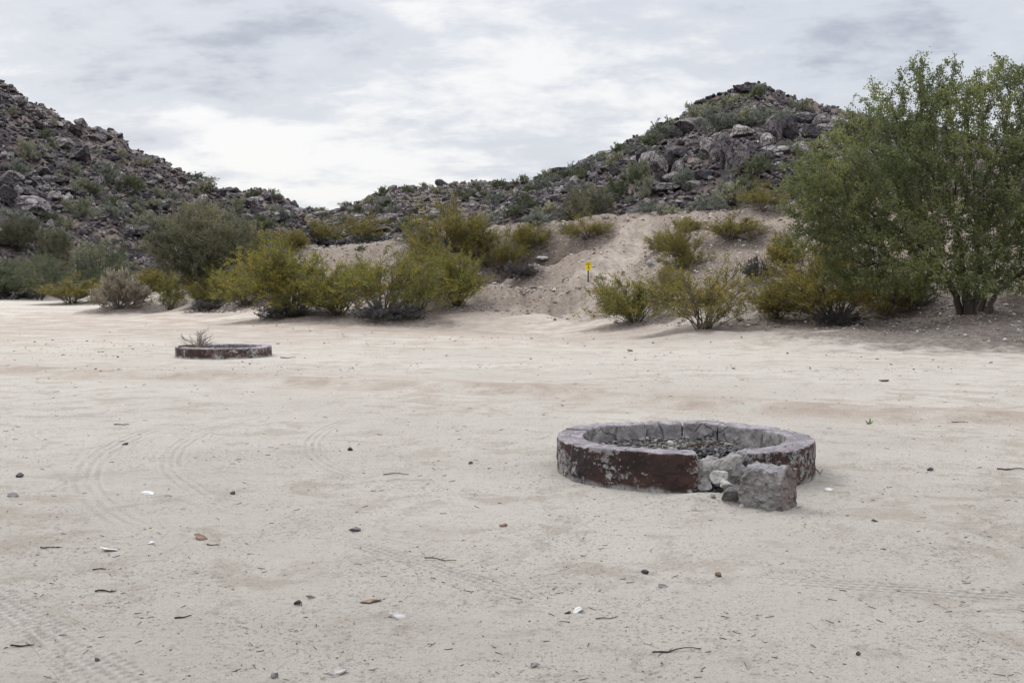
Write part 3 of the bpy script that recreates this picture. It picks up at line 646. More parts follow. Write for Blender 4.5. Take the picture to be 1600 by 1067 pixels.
# large boulders, each an object of its own; meshes are shared between look-alikes
BOULD = []
for k in range(14):
    sc = [(1, .8, .65), (1, .9, .8), (1, .7, .45), (.9, .8, 1.1), (1, .75, .55), (1, .9, .6), (.7, .6, 1.2)][k % 7]
    v, f = rock(300 + k, 4, 26, sc, .04, .42); v = disp(v, .07, 3.2, 300 + k, 5)
    me = mesh_np('boulder', v, tris=f, smooth=False); me.materials.append(M['rock']); BOULD.append((me, sc))
LOOKN = {0: 'long', 1: 'blocky', 2: 'flat', 3: 'upright', 4: 'wedge shaped', 5: 'low', 6: 'tall narrow'}
HERO = [ # px, py, width px, height px, mesh kind, pale?
 (1208, 208, 34, 40, 1), (1232, 200, 42, 44, 1), (1200, 222, 34, 30, 5), (1160, 205, 40, 24, 4), (1128, 218, 30, 22, 4), (1195, 178, 30, 14, 2), (1165, 142, 38, 16, 2), (1186, 136, 24, 12, 2), (1150, 152, 26, 14, 5),
 (1150, 250, 38, 56, 3), (1118, 240, 26, 40, 6), (1132, 246, 24, 44, 3), (1106, 232, 22, 30, 6), (1172, 232, 26, 26, 1), (1222, 236, 60, 18, 2), (1190, 245, 36, 22, 5),
 (1014, 252, 44, 30, 4), (1030, 268, 32, 44, 3), (1046, 258, 26, 36, 1), (1002, 246, 26, 22, 1), (1060, 262, 26, 26, 1), (1038, 294, 52, 24, 0), (1014, 300, 26, 14, 2), (1048, 280, 34, 16, 2),
 (1075, 198, 54, 26, 0), (1060, 208, 36, 24, 1), (1098, 204, 22, 16, 5), (914, 258, 34, 18, 4), (938, 262, 26, 22, 1), (960, 268, 26, 20, 4), (898, 286, 24, 16, 1), (990, 240, 22, 16, 5),
 (1255, 190, 40, 24, 5), (1285, 188, 44, 24, 1), (1310, 190, 34, 18, 4), (1330, 200, 34, 22, 1), (1268, 212, 40, 26, 1), (1290, 225, 36, 26, 1), (1250, 232, 36, 26, 1), (1215, 262, 26, 18, 4), (1100, 275, 34, 20, 4), (1080, 290, 30, 16, 0),
 (1010, 318, 22, 12, 1), (1060, 318, 34, 12, 2), (1140, 290, 22, 14, 1), (1065, 240, 34, 18, 4), (1085, 225, 28, 16, 4), (1180, 265, 26, 18, 4), (1145, 318, 18, 12, 1),
 (50, 322, 62, 34, 0), (18, 276, 44, 22, 0), (8, 308, 36, 30, 1), (42, 300, 40, 22, 4), (80, 282, 44, 20, 4), (130, 245, 38, 26, 5), (162, 212, 36, 20, 5), (150, 206, 22, 12, 1), (124, 197, 22, 7, 2), (118, 206, 40, 16, 5), (100, 225, 34, 20, 0),
 (20, 370, 44, 20, 4), (8, 350, 30, 30, 4), (34, 384, 30, 14, 1), (216, 362, 40, 20, 0), (30, 160, 30, 18, 4), (60, 178, 34, 16, 4), (80, 192, 36, 14, 0), (95, 262, 34, 20, 4), (66, 268, 38, 16, 4), (160, 262, 36, 18, 4), (196, 240, 26, 16, 5),
 (415, 308, 34, 18, 4), (413, 300, 12, 8, 1), (450, 328, 30, 22, 4), (464, 336, 22, 22, 3), (300, 290, 26, 12, 2), (360, 300, 22, 10, 2), (395, 312, 34, 12, 0), (435, 338, 40, 20, 0), (185, 320, 40, 14, 4), (240, 290, 26, 14, 1),
 (600, 345, 44, 16, 2), (560, 340, 34, 12, 0), (640, 350, 40, 12, 2), (500, 334, 28, 10, 2), (590, 362, 40, 10, 2)]
items = []
def add_boulder(px, py, w, h, k, p, D, hl, rg):
    me, sc = BOULD[k % 7 + 7 * int(rg.integers(0, 2))]
    o = obj('boulder', me); s = w / F * D * .5; kx = s / max(sc[0] * .78, .3); kz = (h / F * D * .5) / (sc[2] * .72)
    o.scale = (kx, kx * rg.uniform(.8, 1.1), kz); o.rotation_euler = (rg.normal(0, .12), rg.normal(0, .16), rg.uniform(-.5, .5) + (math.pi if rg.random() < .5 else 0))
    o.location = [float(p[0]), float(p[1]), float(p[2])]
    tag(o, None, 'boulder', {'R': 'boulders on the right hill', 'L': 'boulders on the left hill', 'M': 'boulders on the far ridge'}[hl])
    wl = s * 2; size = 'huge' if wl > 4.6 else 'large' if wl > 3.2 else 'middling' if wl > 2.2 else 'small'
    items.append((o, px, py, f"{size} {LOOKN[k % 7]}", hl)); return o
rg = np.random.default_rng(12)
def tz(p): return float(H(np.array([p[0]]), np.array([p[1]]))[0])
for px, py, w, h, k in HERO:
    p = ground(px, py + h * .42, 60, 420)
    if p[1] > 380: p = at(px, py, 190)
    hl = 'R' if px > 830 else 'M' if px > 485 else 'L'
    c = at(px, py, p[1] + w / F * p[1] * .15); add_boulder(px, py, w, h, k, c, p[1], hl, rg)
n_more = 292 - len(HERO)
for T, FT, n, pxr, seed, hl in ((RIGHT, RFOOT, int(n_more * .52), (860, 1400), 61, 'R'), (LEFT, LFOOT, int(n_more * .36), (0, 462), 62, 'L'), (MID, MFOOT, int(n_more * .12), (490, 860), 63, 'M')):
    x, y, px, t = hill_samples(T, FT, n * 3, pxr, .02, 1.0, seed); x = x[:n]; y = y[:n]; z = H(x, y)
    for i in range(len(x)):
        D = y[i]; w = (13 + 16 * rg.random() ** 2) * (.8 if hl == 'M' else 1); h = w * rg.uniform(.5, .8); q = (x[i], y[i], z[i] + h / F * D * .2)
        a, b = proj(q); add_boulder(a, b, w, h, int(rg.integers(0, 6)), q, D, hl, rg)
place_labels(items, 'boulder')

# ------------------------------------------------------------------ plant builders
def tubes(paths, r0, r1, sides=4):
    """paths (N,K,3) -> verts, quads of tapered tubes"""
    N, K, _ = paths.shape; t = np.gradient(paths, axis=1); t /= np.maximum(1e-9, np.linalg.norm(t, axis=2, keepdims=True))
    up = np.where(np.abs(t[..., 2:3]) > .9, np.array([1., 0, 0]), np.array([0, 0, 1.])); a = np.cross(t, up); a /= np.maximum(1e-9, np.linalg.norm(a, axis=2, keepdims=True)); b = np.cross(t, a)
    r = (np.asarray(r0).reshape(-1, 1) + (np.asarray(r1).reshape(-1, 1) - np.asarray(r0).reshape(-1, 1)) * np.linspace(0, 1, K)[None])
    an = np.arange(sides) / sides * 2 * np.pi
    v = paths[:, :, None, :] + r[:, :, None, None] * (np.cos(an)[None, None, :, None] * a[:, :, None, :] + np.sin(an)[None, None, :, None] * b[:, :, None, :])
    n = np.arange(N)[:, None, None] * K * sides; k = np.arange(K - 1)[None, :, None] * sides; s_ = np.arange(sides)[None, None]; s2 = (s_ + 1) % sides
    q = np.stack([n + k + s_, n + k + s2, n + k + sides + s2, n + k + sides + s_], -1).reshape(-1, 4)
    return v.reshape(-1, 3), q
def leafquads(p, axis, ln, wd, rng):
    n = len(p); axis = axis / np.maximum(1e-9, np.linalg.norm(axis, axis=1, keepdims=True)); b = np.cross(axis, rng.normal(size=(n, 3))); b /= np.maximum(1e-9, np.linalg.norm(b, axis=1, keepdims=True))
    ln = np.broadcast_to(np.asarray(ln, float).reshape(-1, 1), (n, 1)); wd = np.broadcast_to(np.asarray(wd, float).reshape(-1, 1), (n, 1))
    v = np.stack([p - axis * ln / 2, p + b * wd / 2, p + axis * ln / 2, p - b * wd / 2], 1)
    return v.reshape(-1, 3), np.arange(n * 4).reshape(-1, 4)
def unit(v): return v / np.maximum(1e-9, np.linalg.norm(v, axis=-1, keepdims=True))

def bush_meshes(name, seed, w, h, leafmat, stemmat, style='creosote', stems=30, sec=8, ter=5, per=9, leaf=.04, lean=(0, 0), thick=1):
    rng = np.random.default_rng(seed)
    az = rng.uniform(0, 2 * np.pi, stems); rad = rng.uniform(0.01, 1, stems) ** .42; lob = 1 + .22 * np.sin(az * 3 + seed) + .12 * np.sin(az * 5 + seed * 2)
    ex = np.cos(az) * rad * w / 2 * lob * .96; ey = np.sin(az) * rad * w / 2 * lob * .96
    ez = h * np.sqrt(np.clip(1.08 - rad ** 2 * .85, .04, 1)) * rng.uniform(.45, 1.03, stems)
    if style == 'dome': ez = h * np.sqrt(np.clip(1.03 - rad ** 2, .03, 1)) * rng.uniform(.6, .95, stems)
    low = rng.random(stems) < .18; ez = np.where(low & (rad > .5), ez * .45, ez)
    p0 = np.stack([np.cos(az) * w * .05 * rng.random(stems), np.sin(az) * w * .05 * rng.random(stems), np.full(stems, -.08 * h)], 1)
    p2 = np.stack([ex + lean[0] * ez, ey + lean[1] * ez, ez], 1); p1 = np.stack([ex * .32, ey * .32, ez * .62], 1) + rng.normal(0, .04 * h, (stems, 3))
    K = 8; t = np.linspace(0, 1, K)[None, :, None]
    path = (1 - t) ** 2 * p0[:, None] + 2 * t * (1 - t) * p1[:, None] + t ** 2 * p2[:, None]; path[:, 1:] += rng.normal(0, .014 * h, (stems, K - 1, 3))
    V, Q = tubes(path, rng.uniform(.006, .011, stems) * h * thick, np.full(stems, .0022 * h * thick), 4); Vs, Qs, off = [V], [Q], len(V)
    def branch(base_paths, n, tmin, length, spread, upb, K2=4):
        N, Kb, _ = base_paths.shape; t_ = rng.uniform(tmin, 1, (N, n)) * (Kb - 1); i = np.minimum(t_.astype(int), Kb - 2); f = (t_ - i)[..., None]; idx = np.arange(N)[:, None]
        a = base_paths[idx, i]; b = base_paths[idx, i + 1]; p = a * (1 - f) + b * f; d = unit(b - a)
        d = unit(d + rng.normal(0, spread, d.shape) + np.array([0, 0, upb])); L = length * rng.uniform(.5, 1.2, (N, n, 1))
        s = np.linspace(0, 1, K2)[None, None, :, None]; q = p[:, :, None] + d[:, :, None] * L[..., None] * s + (rng.normal(0, .05, (N, n, K2, 3)) * L[..., None]) * s
        return q.reshape(-1, K2, 3)
    tw = branch(path, sec, .38, .26 * h if style != 'dome' else .3 * h, .55, .35); te = branch(tw, ter, .25, .14 * h, .6, .35, 3)
    tw[..., 2] = np.maximum(tw[..., 2], .02); te[..., 2] = np.maximum(te[..., 2], .02)
    for pp, r0, r1 in ((tw, .0030, .0014), (te, .0017, .0009)):
        V, Q = tubes(pp, np.full(len(pp), r0 * h * thick), np.full(len(pp), r1 * h * thick), 3); Vs.append(V); Qs.append(Q + off); off += len(V)
    sm = mesh_np('stems', np.concatenate(Vs), quads=np.concatenate(Qs), smooth=True); sm.materials.append(M[stemmat])
    n = len(te); tt = rng.uniform(.1, 1.08, (n, per, 1)); base = te[:, :1] * (1 - tt) + te[:, -1:] * tt + rng.normal(0, .012 * h, (n, per, 3)); axis = unit(te[:, -1:] - te[:, :1]) + rng.normal(0, .7 if style == 'creosote' else .28, (n, per, 3))
    pos = base.reshape(-1, 3); ax = axis.reshape(-1, 3)
    if style == 'creosote': V, Q = leafquads(pos, ax, leaf * rng.uniform(.6, 1.3, len(pos)), leaf * .55, rng)
    else: V, Q = leafquads(pos, ax + [0, 0, .35], leaf * rng.uniform(.6, 1.3, len(pos)), leaf * .16, rng)
    clump = np.repeat(np.clip(.46 + .8 * fbm3(te[:, 1] / (h * .14), 3, seed + 5) + rng.normal(0, .13, n), 0, 1), per * 4)
    fm = mesh_np('foliage', V, quads=Q, attrs={'tone': clump}); fm.materials.append(M[leafmat])
    return sm, fm
def add_plant(name, parts, loc, rz, sc, label, cat, group):
    e = empty(name, loc, rz, label=label, cat=cat, group=group); e.scale = sc
    for pn, m_ in parts: obj(pn, m_, None, e)
    return e
CV = {}
for gold in (0, 1):
    for k in range(6):
        CV[(gold, k)] = bush_meshes('creosote', 11 + k + gold * 10, 1.35, 1.0, ['creosote', 'creosote_gold'][gold], 'stem', stems=(46, 34, 52, 36, 28, 40)[k], sec=9, ter=5, per=(13, 11, 14, 12, 9, 11)[k] - 2 * gold, leaf=.024, lean=((-.1, .12, 0, -.25, .2, -.15)[k], (0, .1, -.1, 0, .1, 0)[k]))
rg = np.random.default_rng(3)
for i, t in enumerate(CREO):
    px, py, w, h, gold, label = t; p, _ = BASES[i]; D = p[1]; W = w / F * D; Hh = h / F * D
    k = {992: 3}.get(px, (i * 5 + i // 6) % 6); sm, fm = CV[(gold, k)]
    add_plant('creosote_bush', (('stems', sm), ('foliage', fm)), (p[0], p[1], p[2] - .02), rg.uniform(-.6, .6) if k == 3 else rg.uniform(0, 6.28), (W / 1.14, W / 1.14 * rg.uniform(.75, .95), Hh / 1.04), label, 'bush', 'creosote bushes on and around the sandy bank')
SV = {'straw': bush_meshes('straw', 41, 1.7, 1.0, 'straw', 'stem', 'dome', 40, 9, 6, 7, .10), 'greytwig': bush_meshes('greytwig', 42, 2.2, 1.0, 'greytwig', 'stem', 'dome', 40, 9, 6, 8, .09),
      'mesquite': bush_meshes('mesquite', 43, 1.5, 1.0, 'mesquite', 'stem', 'dome', 34, 9, 6, 9, .09)}
for i, t in enumerate(SHRUB):
    px, py, w, h, st, label, cat = t; p, _ = BASES[len(CREO) + i]; D = p[1]; W = w / F * D; bw = {'straw': 1.7, 'greytwig': 2.2, 'mesquite': 1.5}[st]
    add_plant('desert_shrub', (('stems', SV[st][0]), ('foliage', SV[st][1])), (p[0], p[1], p[2] - .02), rg.uniform(0, 6.28), (W / bw, W / bw, h / F * D), label, cat, 'dry and grey shrubs around the sand flat')

# hill shrubs
HS = []
for k in range(6):
    HS.append(bush_meshes('hill', 60 + k, 1.5, 1.0, ['brittle', 'sage', 'mesquite'][k % 3], 'stem', 'dome', 22, 6, 4, 9, .12))
spots = [(1090, 190, 60, 34), (1120, 198, 56, 34), (1055, 205, 40, 26), (1160, 188, 44, 22), (1195, 190, 50, 26), (1180, 150, 34, 20), (1140, 165, 46, 20), (1220, 185, 36, 18), (1108, 172, 30, 20), (1090, 178, 24, 16), (1035, 215, 36, 26), (1020, 226, 40, 20),
 (1255, 168, 26, 16), (1235, 165, 18, 12), (968, 236, 22, 16), (940, 244, 16, 10), (1135, 200, 40, 26), (990, 292, 60, 44), (1012, 300, 30, 30), (1072, 285, 36, 28), (1180, 270, 48, 36), (1140, 310, 50, 36), (1108, 326, 40, 24), (1160, 300, 36, 30),
 (960, 255, 30, 20), (1000, 275, 36, 26), (880, 278, 24, 16), (862, 276, 24, 16), (845, 292, 24, 14), (820, 318, 30, 20), (855, 335, 44, 22), (840, 345, 40, 18), (830, 300, 22, 14), (1040, 350, 40, 18), (1015, 346, 30, 16), (905, 275, 26, 16),
 (45, 240, 40, 26), (25, 268, 36, 24), (70, 215, 24, 16), (120, 270, 24, 14), (165, 275, 40, 24), (200, 295, 44, 26), (130, 330, 40, 26), (180, 335, 34, 22), (175, 320, 24, 18), (240, 352, 50, 26), (20, 352, 44, 30), (50, 372, 60, 30), (90, 375, 40, 22), (110, 262, 24, 14),
 (305, 280, 40, 12), (320, 292, 30, 16), (270, 310, 20, 14), (395, 308, 24, 16), (370, 325, 30, 20), (440, 340, 36, 20), (415, 352, 44, 20), (365, 345, 36, 22), (210, 320, 26, 16), (150, 300, 26, 16), (330, 330, 30, 16), (435, 310, 12, 10), (75, 345, 30, 18), (100, 352, 30, 18),
 (540, 322, 20, 8), (562, 330, 26, 14), (578, 316, 20, 12), (600, 318, 26, 12), (640, 300, 16, 8), (690, 300, 24, 10), (615, 330, 20, 12), (632, 355, 26, 18), (665, 292, 22, 8), (745, 290, 20, 8), (780, 292, 26, 14), (800, 305, 24, 14), (775, 315, 26, 18), (815, 285, 22, 14), (640, 374, 40, 14), (730, 300, 20, 10), (800, 335, 40, 18), (760, 345, 36, 18), (700, 330, 24, 14), (590, 330, 20, 10), (500, 330, 20, 7), (535, 345, 26, 12)]
items = []
def hill_shrub(px, py, w, h, hl, i):
    p = ground(px, py + h * .35, 62, 420)
    if p[1] > 380: p = at(px, py + h * .4, {'R': 165, 'L': 185, 'M': 290}[hl])
    D = p[1]; W = w / F * D; sm, fm = HS[i % 6]
    e = empty('hillside_shrub', (p[0], p[1], p[2] - .05), rg.uniform(0, 6.28), cat='shrub', group='shrubs dotted over the rocky hills'); e.scale = (W / 1.15, W / 1.15, h / F * D * 1.2)
    obj('stems', sm, None, e); obj('foliage', fm, None, e)
    look = ('wide' if w > 38 else 'small' if w < 24 else 'medium') + ' ' + ['yellow green', 'blue green', 'dull green'][(i % 6) % 3]
    items.append((e, px, py, look, hl))
for i, (px, py, w, h) in enumerate(spots): hill_shrub(px, py, w, h, 'R' if px > 850 else 'M' if px > 475 else 'L', i)
for i in range(110):
    hl = 'RLM'[i % 3]; T, FT, pr = {'R': (RIGHT, RFOOT, (860, 1330)), 'L': (LEFT, LFOOT, (0, 460)), 'M': (MID, MFOOT, (490, 860))}[hl]
    x, y, px, t_ = hill_samples(T, FT, 4, pr, .05, .95, 900 + i)
    if not len(x): continue
    a, b = proj((x[0], y[0], tz((x[0], y[0])))); w = rg.uniform(11, 26) * (.75 if hl == 'M' else 1); hill_shrub(a, b, w, w * rg.uniform(.5, .75), hl, i * 5 + 1)
place_labels(items, 'shrub')

# trees grown towards points spread through a crown
def grow(att, stems, step, kill, infl, iters=90, rng=None):
    P = []; par = []
    for s in stems:
        last = -1
        for k, q in enumerate(s):
            if k == 0 and P and s is not stems[0]:
                P.append(np.array(q, float)); par.append(-1); last = len(P) - 1; continue
            P.append(np.array(q, float)); par.append(last); last = len(P) - 1
    A = att.copy(); nodes = np.array(P); dist = np.full(len(A), 1e9); near = np.zeros(len(A), int); start = 0
    for it in range(iters):
        new = nodes[start:]
        if len(new):
            d = np.linalg.norm(A[:, None] - new[None], axis=2); m = d.min(1); mi = d.argmin(1) + start; u = m < dist; dist = np.where(u, m, dist); near = np.where(u, mi, near)
        keep = dist > kill; A = A[keep]; dist = dist[keep]; near = near[keep]
        if not len(A): break
        start = len(nodes); act = dist < infl
        if not act.any(): break
        dirs = np.zeros((len(nodes), 3)); np.add.at(dirs, near[act], unit(A[act] - nodes[near[act]])); idx = np.unique(near[act])
        d = unit(unit(dirs[idx]) + rng.normal(0, .22, (len(idx), 3))); nn = nodes[idx] + d * step
        nodes = np.vstack([nodes, nn]); par.extend(idx.tolist())
    par = np.array(par); n = len(nodes); w = np.zeros(n); ch = np.bincount(par[par >= 0], minlength=n); tip = np.where(ch == 0)[0]; r = np.zeros(n)
    e = 2.3; acc = np.zeros(n)
    for i in range(n - 1, -1, -1):
        v = acc[i] if ch[i] else 1.0
        r[i] = v ** (1 / e)
        if par[i] >= 0: acc[par[i]] += v
    return nodes, par, r, ch
def tree_meshes(seed, att, stems, step, kill, infl, tipr, maxr, leafmat, style, twig, per, leaf, ntw=2, barkmat='bark', barethr=4.5, sides=6, minr=0):
    rng = np.random.default_rng(seed); nodes, par, r, ch = grow(att, stems, step, kill, infl, 110, rng)
    r = np.minimum(r * tipr, maxr); nst = sum(len(q) for q in stems)
    if minr:
        k0 = 0
        for q in stems:
            r[k0:k0 + len(q)] = np.maximum(r[k0:k0 + len(q)], minr * np.linspace(1.1, .55, len(q)) * rng.uniform(.7, 1.15)); k0 += len(q)
    done = np.zeros(len(nodes), bool); Vs, Qs, off = [], [], 0
    for i in np.where(ch == 0)[0]:
        c = [i]; j = i
        while par[j] >= 0:
            j = par[j]; c.append(j)
            if done[j]: break
        for q in c: done[q] = True
        if len(c) < 2: continue
        c = c[::-1]; p = nodes[c]; rad = r[c].copy(); rad[0] = min(rad[0], rad[1] * 1.25)
        t = np.gradient(p, axis=0); t = unit(t); up = np.where(np.abs(t[:, 2:3]) > .9, [[1., 0, 0]], [[0, 0, 1.]]); a = unit(np.cross(t, up)); b = np.cross(t, a); an = np.arange(sides) / sides * 6.2832
        v = p[:, None] + rad[:, None, None] * (np.cos(an)[None, :, None] * a[:, None] + np.sin(an)[None, :, None] * b[:, None])
        k = np.arange(len(c) - 1)[:, None] * sides; s_ = np.arange(sides)[None]; s2 = (s_ + 1) % sides
        Qs.append(np.stack([k + s_, k + s2, k + sides + s2, k + sides + s_], -1).reshape(-1, 4) + off); Vs.append(v.reshape(-1, 3)); off += len(c) * sides
    thin = np.where((r < tipr * barethr) & (par >= 0))[0]
    base = np.repeat(nodes[thin], ntw, 0); dr = np.repeat(unit(nodes[thin] - nodes[par[thin]]), ntw, 0); n = len(base)
    d = unit(dr + rng.normal(0, .7, (n, 3)) + ([0, 0, .35] if style == 'leaf' else [0, 0, .1])); L = twig * rng.uniform(.4, 1.25, (n, 1)); K = 3; s = np.linspace(0, 1, K)[None, :, None]
    tw = base[:, None] + d[:, None] * L[:, None] * s + rng.normal(0, .05 * twig, (n, K, 3)) * s
    if style == 'wisp': tw[:, 2, 2] -= L[:, 0] * .15
    V, Q = tubes(tw, np.full(n, tipr * .45), np.full(n, tipr * .2), 3); Vs.append(V); Qs.append(Q + off)
    wood = mesh_np('trunk', np.concatenate(Vs), quads=np.concatenate(Qs), smooth=True); wood.materials.append(M[barkmat])
    tt = rng.uniform(.1, 1.1, (n, per, 1)); lp = tw[:, :1] * (1 - tt) + tw[:, -1:] * tt; ax = np.repeat(d[:, None], per, 1)
    if style == 'leaf': lp = lp + rng.normal(0, leaf * .55, lp.shape); V, Q = leafquads(lp.reshape(-1, 3), (ax + rng.normal(0, .8, ax.shape)).reshape(-1, 3), leaf * rng.uniform(.6, 1.3, n * per), leaf * .5, rng)
    else: lp = lp + rng.normal(0, leaf * .35, lp.shape); V, Q = leafquads(lp.reshape(-1, 3), (ax + rng.normal(0, .35, ax.shape)).reshape(-1, 3), leaf * rng.uniform(.6, 1.4, n * per), leaf * .15, rng)
    tone = np.clip(.45 + .9 * fbm3(base / (step * 5), 3, seed) + rng.normal(0, .12, n), 0, 1)
    cr_ = mesh_np('crown', V, quads=Q, attrs={'tone': np.repeat(tone, per * 4)}); cr_.materials.append(M[leafmat])
    print('tree', seed, 'nodes', len(nodes), 'leaves', n * per)
    return wood, cr_
def ell_points(rng, E, n):
    vol = np.array([e[3] * e[4] * e[5] for e in E]) ** .8; c = rng.choice(len(E), n, p=vol / vol.sum()); u = unit(rng.normal(size=(n, 3))) * rng.uniform(0.15, 1, (n, 1)) ** (1 / 2.2)
    E = np.array([e[:6] for e in E]); return E[c, :3] + u * E[c, 3:6]

# the big green tree
tb = ground(1520, 490)
def tpt(px, py, D): return at(px, py, D) - tb
s1 = tb[1] / F
E = []
for px, py, rx, ry, rd, dd in ((1490, 300, 120, 110, 1.9, 0), (1360, 262, 105, 62, 1.5, -.2), (1405, 190, 76, 56, 1.2, .2), (1440, 150, 56, 46, 1.0, .1), (1262, 290, 42, 40, .9, .1), (1255, 345, 30, 36, .7, .3), (1400, 300, 110, 90, 1.6, -.4), (1500, 165, 70, 62, 1.3, .3), (1575, 150, 60, 60, 1.2, 0), (1400, 370, 100, 62, 1.4, -.4), (1285, 330, 58, 52, 1.1, .6),
                               (1590, 330, 100, 100, 1.8, .2), (1680, 260, 110, 110, 1.8, 0), (1300, 265, 70, 36, 1.0, 0), (1470, 420, 90, 36, 1.2, -.9), (1620, 440, 70, 40, 1.2, .8), (1290, 385, 38, 34, .7, .9), (1660, 400, 90, 60, 1.4, 0), (1745, 330, 60, 80, 1.4, 0),
                               (1600, 215, 60, 60, 1.4, .2), (1400, 435, 70, 30, 1.0, -.7), (1500, 440, 60, 26, .9, -1.2), (1330, 410, 40, 30, .8, .2), (1560, 430, 50, 30, .8, -.9), (1430, 130, 22, 26, .4, 0), (1490, 105, 22, 18, .4, .2), (1545, 98, 16, 14, .3, .1), (1590, 100, 14, 20, .3, 0), (1530, 400, 70, 40, 1.0, -1.0)):
    c = tpt(px, py, tb[1] + dd); E.append((c[0], c[1], c[2], rx * s1, rd, ry * s1))
rng_t = np.random.default_rng(5); cc = ell_points(rng_t, E, 640); cc = cc[cc[:, 2] > .55]
att = np.concatenate([c + unit(rng_t.normal(size=(15, 3))) * rng_t.uniform(.1, 1, (15, 1)) ** .5 * rng_t.uniform(.22, .5) for c in cc])
def st(*pts): return [tuple(p) for p in pts]
stemsT = []
for (x1, d1, z1), (x2, d2, z2) in (((-.25, 0, .9), (-.35, .1, 2.1)), ((.05, -.1, .9), (0, -.2, 2.0)), ((-.5, .1, .7), (-1.1, .1, 1.6)), ((.35, .1, .8), (.75, .3, 1.7)), ((.55, -.2, .6), (1.4, -.2, 1.3)), ((-.3, -.3, .7), (-.8, -.7, 1.5)), ((.3, .4, .9), (.4, .9, 2.0))):
    b0 = np.array([x1 * .55, d1 * .5, -.15]); pts = [b0]
    for k in range(1, 5): f = k / 4; pts.append(np.array([x1 * (.55 + .45 * f), d1 * (.5 + .5 * f), z1 * f - .05]) + rng_t.normal(0, .03, 3))
    for k in range(1, 6): f = k / 5; pts.append(np.array([x1 + (x2 - x1) * f, d1 + (d2 - d1) * f, z1 + (z2 - z1) * f]) + rng_t.normal(0, .03, 3))
    stemsT.append(pts)
wood, crown = tree_meshes(5, att, stemsT, .17, .27, 2.2, .0062, .13, 'tree', 'leaf', .30, 17, .075, 3, minr=.10)
add_plant('desert_tree', (('trunk', wood), ('crown', crown)), tb, 0, (1, 1, 1), 'big spreading green tree with many dark trunks at the right edge', 'tree', 'trees around the sand flat')
tw_ = []
for _ in range(24):
    a0 = np.array([rng_t.uniform(-2.6, 1.4), rng_t.uniform(-1.9, -.4), rng_t.uniform(.9, 3.6)]); d0 = unit(np.array([rng_t.normal(0, .7), -.25, rng_t.normal(.2, .6)])); L0 = rng_t.uniform(.35, 1.0)
    for k in range(3): q0 = a0 + d0 * L0 * k * .25; d1 = unit(d0 + rng_t.normal(0, .5, 3)); tw_.append([q0 + d1 * L0 * f * (.6 if k else 1) + rng_t.normal(0, .02, 3) for f in (0, .25, .5, .75, 1)])

for k in range(0, len(tw_), 3):
    V, Q = tubes(np.array(tw_[k:k + 3]), np.full(3, .012), np.full(3, .004), 4); me = mesh_np('dead_twig', V, quads=Q, smooth=True); me.materials.append(M['stem']); obj('dead_twig', me, None, bpy.data.objects['desert_tree'])
# drooping neighbour behind its left side
q = ground(1345, 420); E = []
for px, py, rx, ry, rd in ((1300, 320, 52, 48, 1.3), (1345, 300, 60, 60, 1.5), (1330, 370, 56, 32, 1.2), (1275, 300, 34, 40, 1.0)):
    c = at(px, py, q[1] + .3) - q; E.append((c[0], c[1], c[2], rx * q[1] / F, rd, ry * q[1] / F))
att = ell_points(np.random.default_rng(6), E, 650)
wood, crown = tree_meshes(6, att, [[(0, 0, -.1), (-.05, 0, .4), (-.1, 0, .9)], [(.1, 0, -.1), (.2, .1, .5), (.3, .1, .9)]], .2, .32, 2.2, .008, .09, 'wisp', 'wisp', .5, 16, .16, 3)
add_plant('desert_tree', (('trunk', wood), ('crown', crown)), q, 0, (1, 1, 1), 'brownish drooping tree behind the left limbs of the big green tree', 'tree', 'trees around the sand flat')
# trees at the left and behind the bank
for i, (px, py, w, h, D, mt, label) in enumerate(TREES):
    x = (px - 800) / F * D; base = np.array([x, D, tz((x, D))]); W = w / F * D / 2; top = at(px, py - h, D)[2]; Hh = max(top - base[2], 1.5); r_ = np.random.default_rng(80 + i)
    E = [(0, 0, Hh * .52, W * .8, W * .7, Hh * .42)]
    for k in range(9):
        a = r_.uniform(0, 6.28); q_ = r_.uniform(.35, .68); E.append((math.cos(a) * W * q_, math.sin(a) * W * q_ * .8, Hh * r_.uniform(.3, .78), W * r_.uniform(.24, .38), W * .3, Hh * r_.uniform(.14, .24)))
    att = ell_points(r_, E, 520 if W < 2.5 else 900); att = att[att[:, 2] > .12 * Hh]; sc = max(W, Hh / 2)
    stems = []
    for k in range(5):
        a = r_.uniform(0, 6.28); stems.append([(math.cos(a) * .06 * sc, math.sin(a) * .06 * sc, -.15)] + [(math.cos(a) * (.06 + .25 * f) * sc, math.sin(a) * (.06 + .25 * f) * sc, Hh * .28 * f) for f in (.25, .5, .75, 1)])
    wood, crown = tree_meshes(80 + i, att, stems, .085 * sc, .14 * sc, 1.2 * sc, .0042 * sc, .06 * sc, mt, 'wisp', .22 * sc, 15, .085 * sc if mt == 'wisp' else .06 * sc, 3, sides=4)
    add_plant('desert_tree', (('trunk', wood), ('crown', crown)), base, 0, (1, 1, 1), label, 'tree', 'trees around the sand flat')

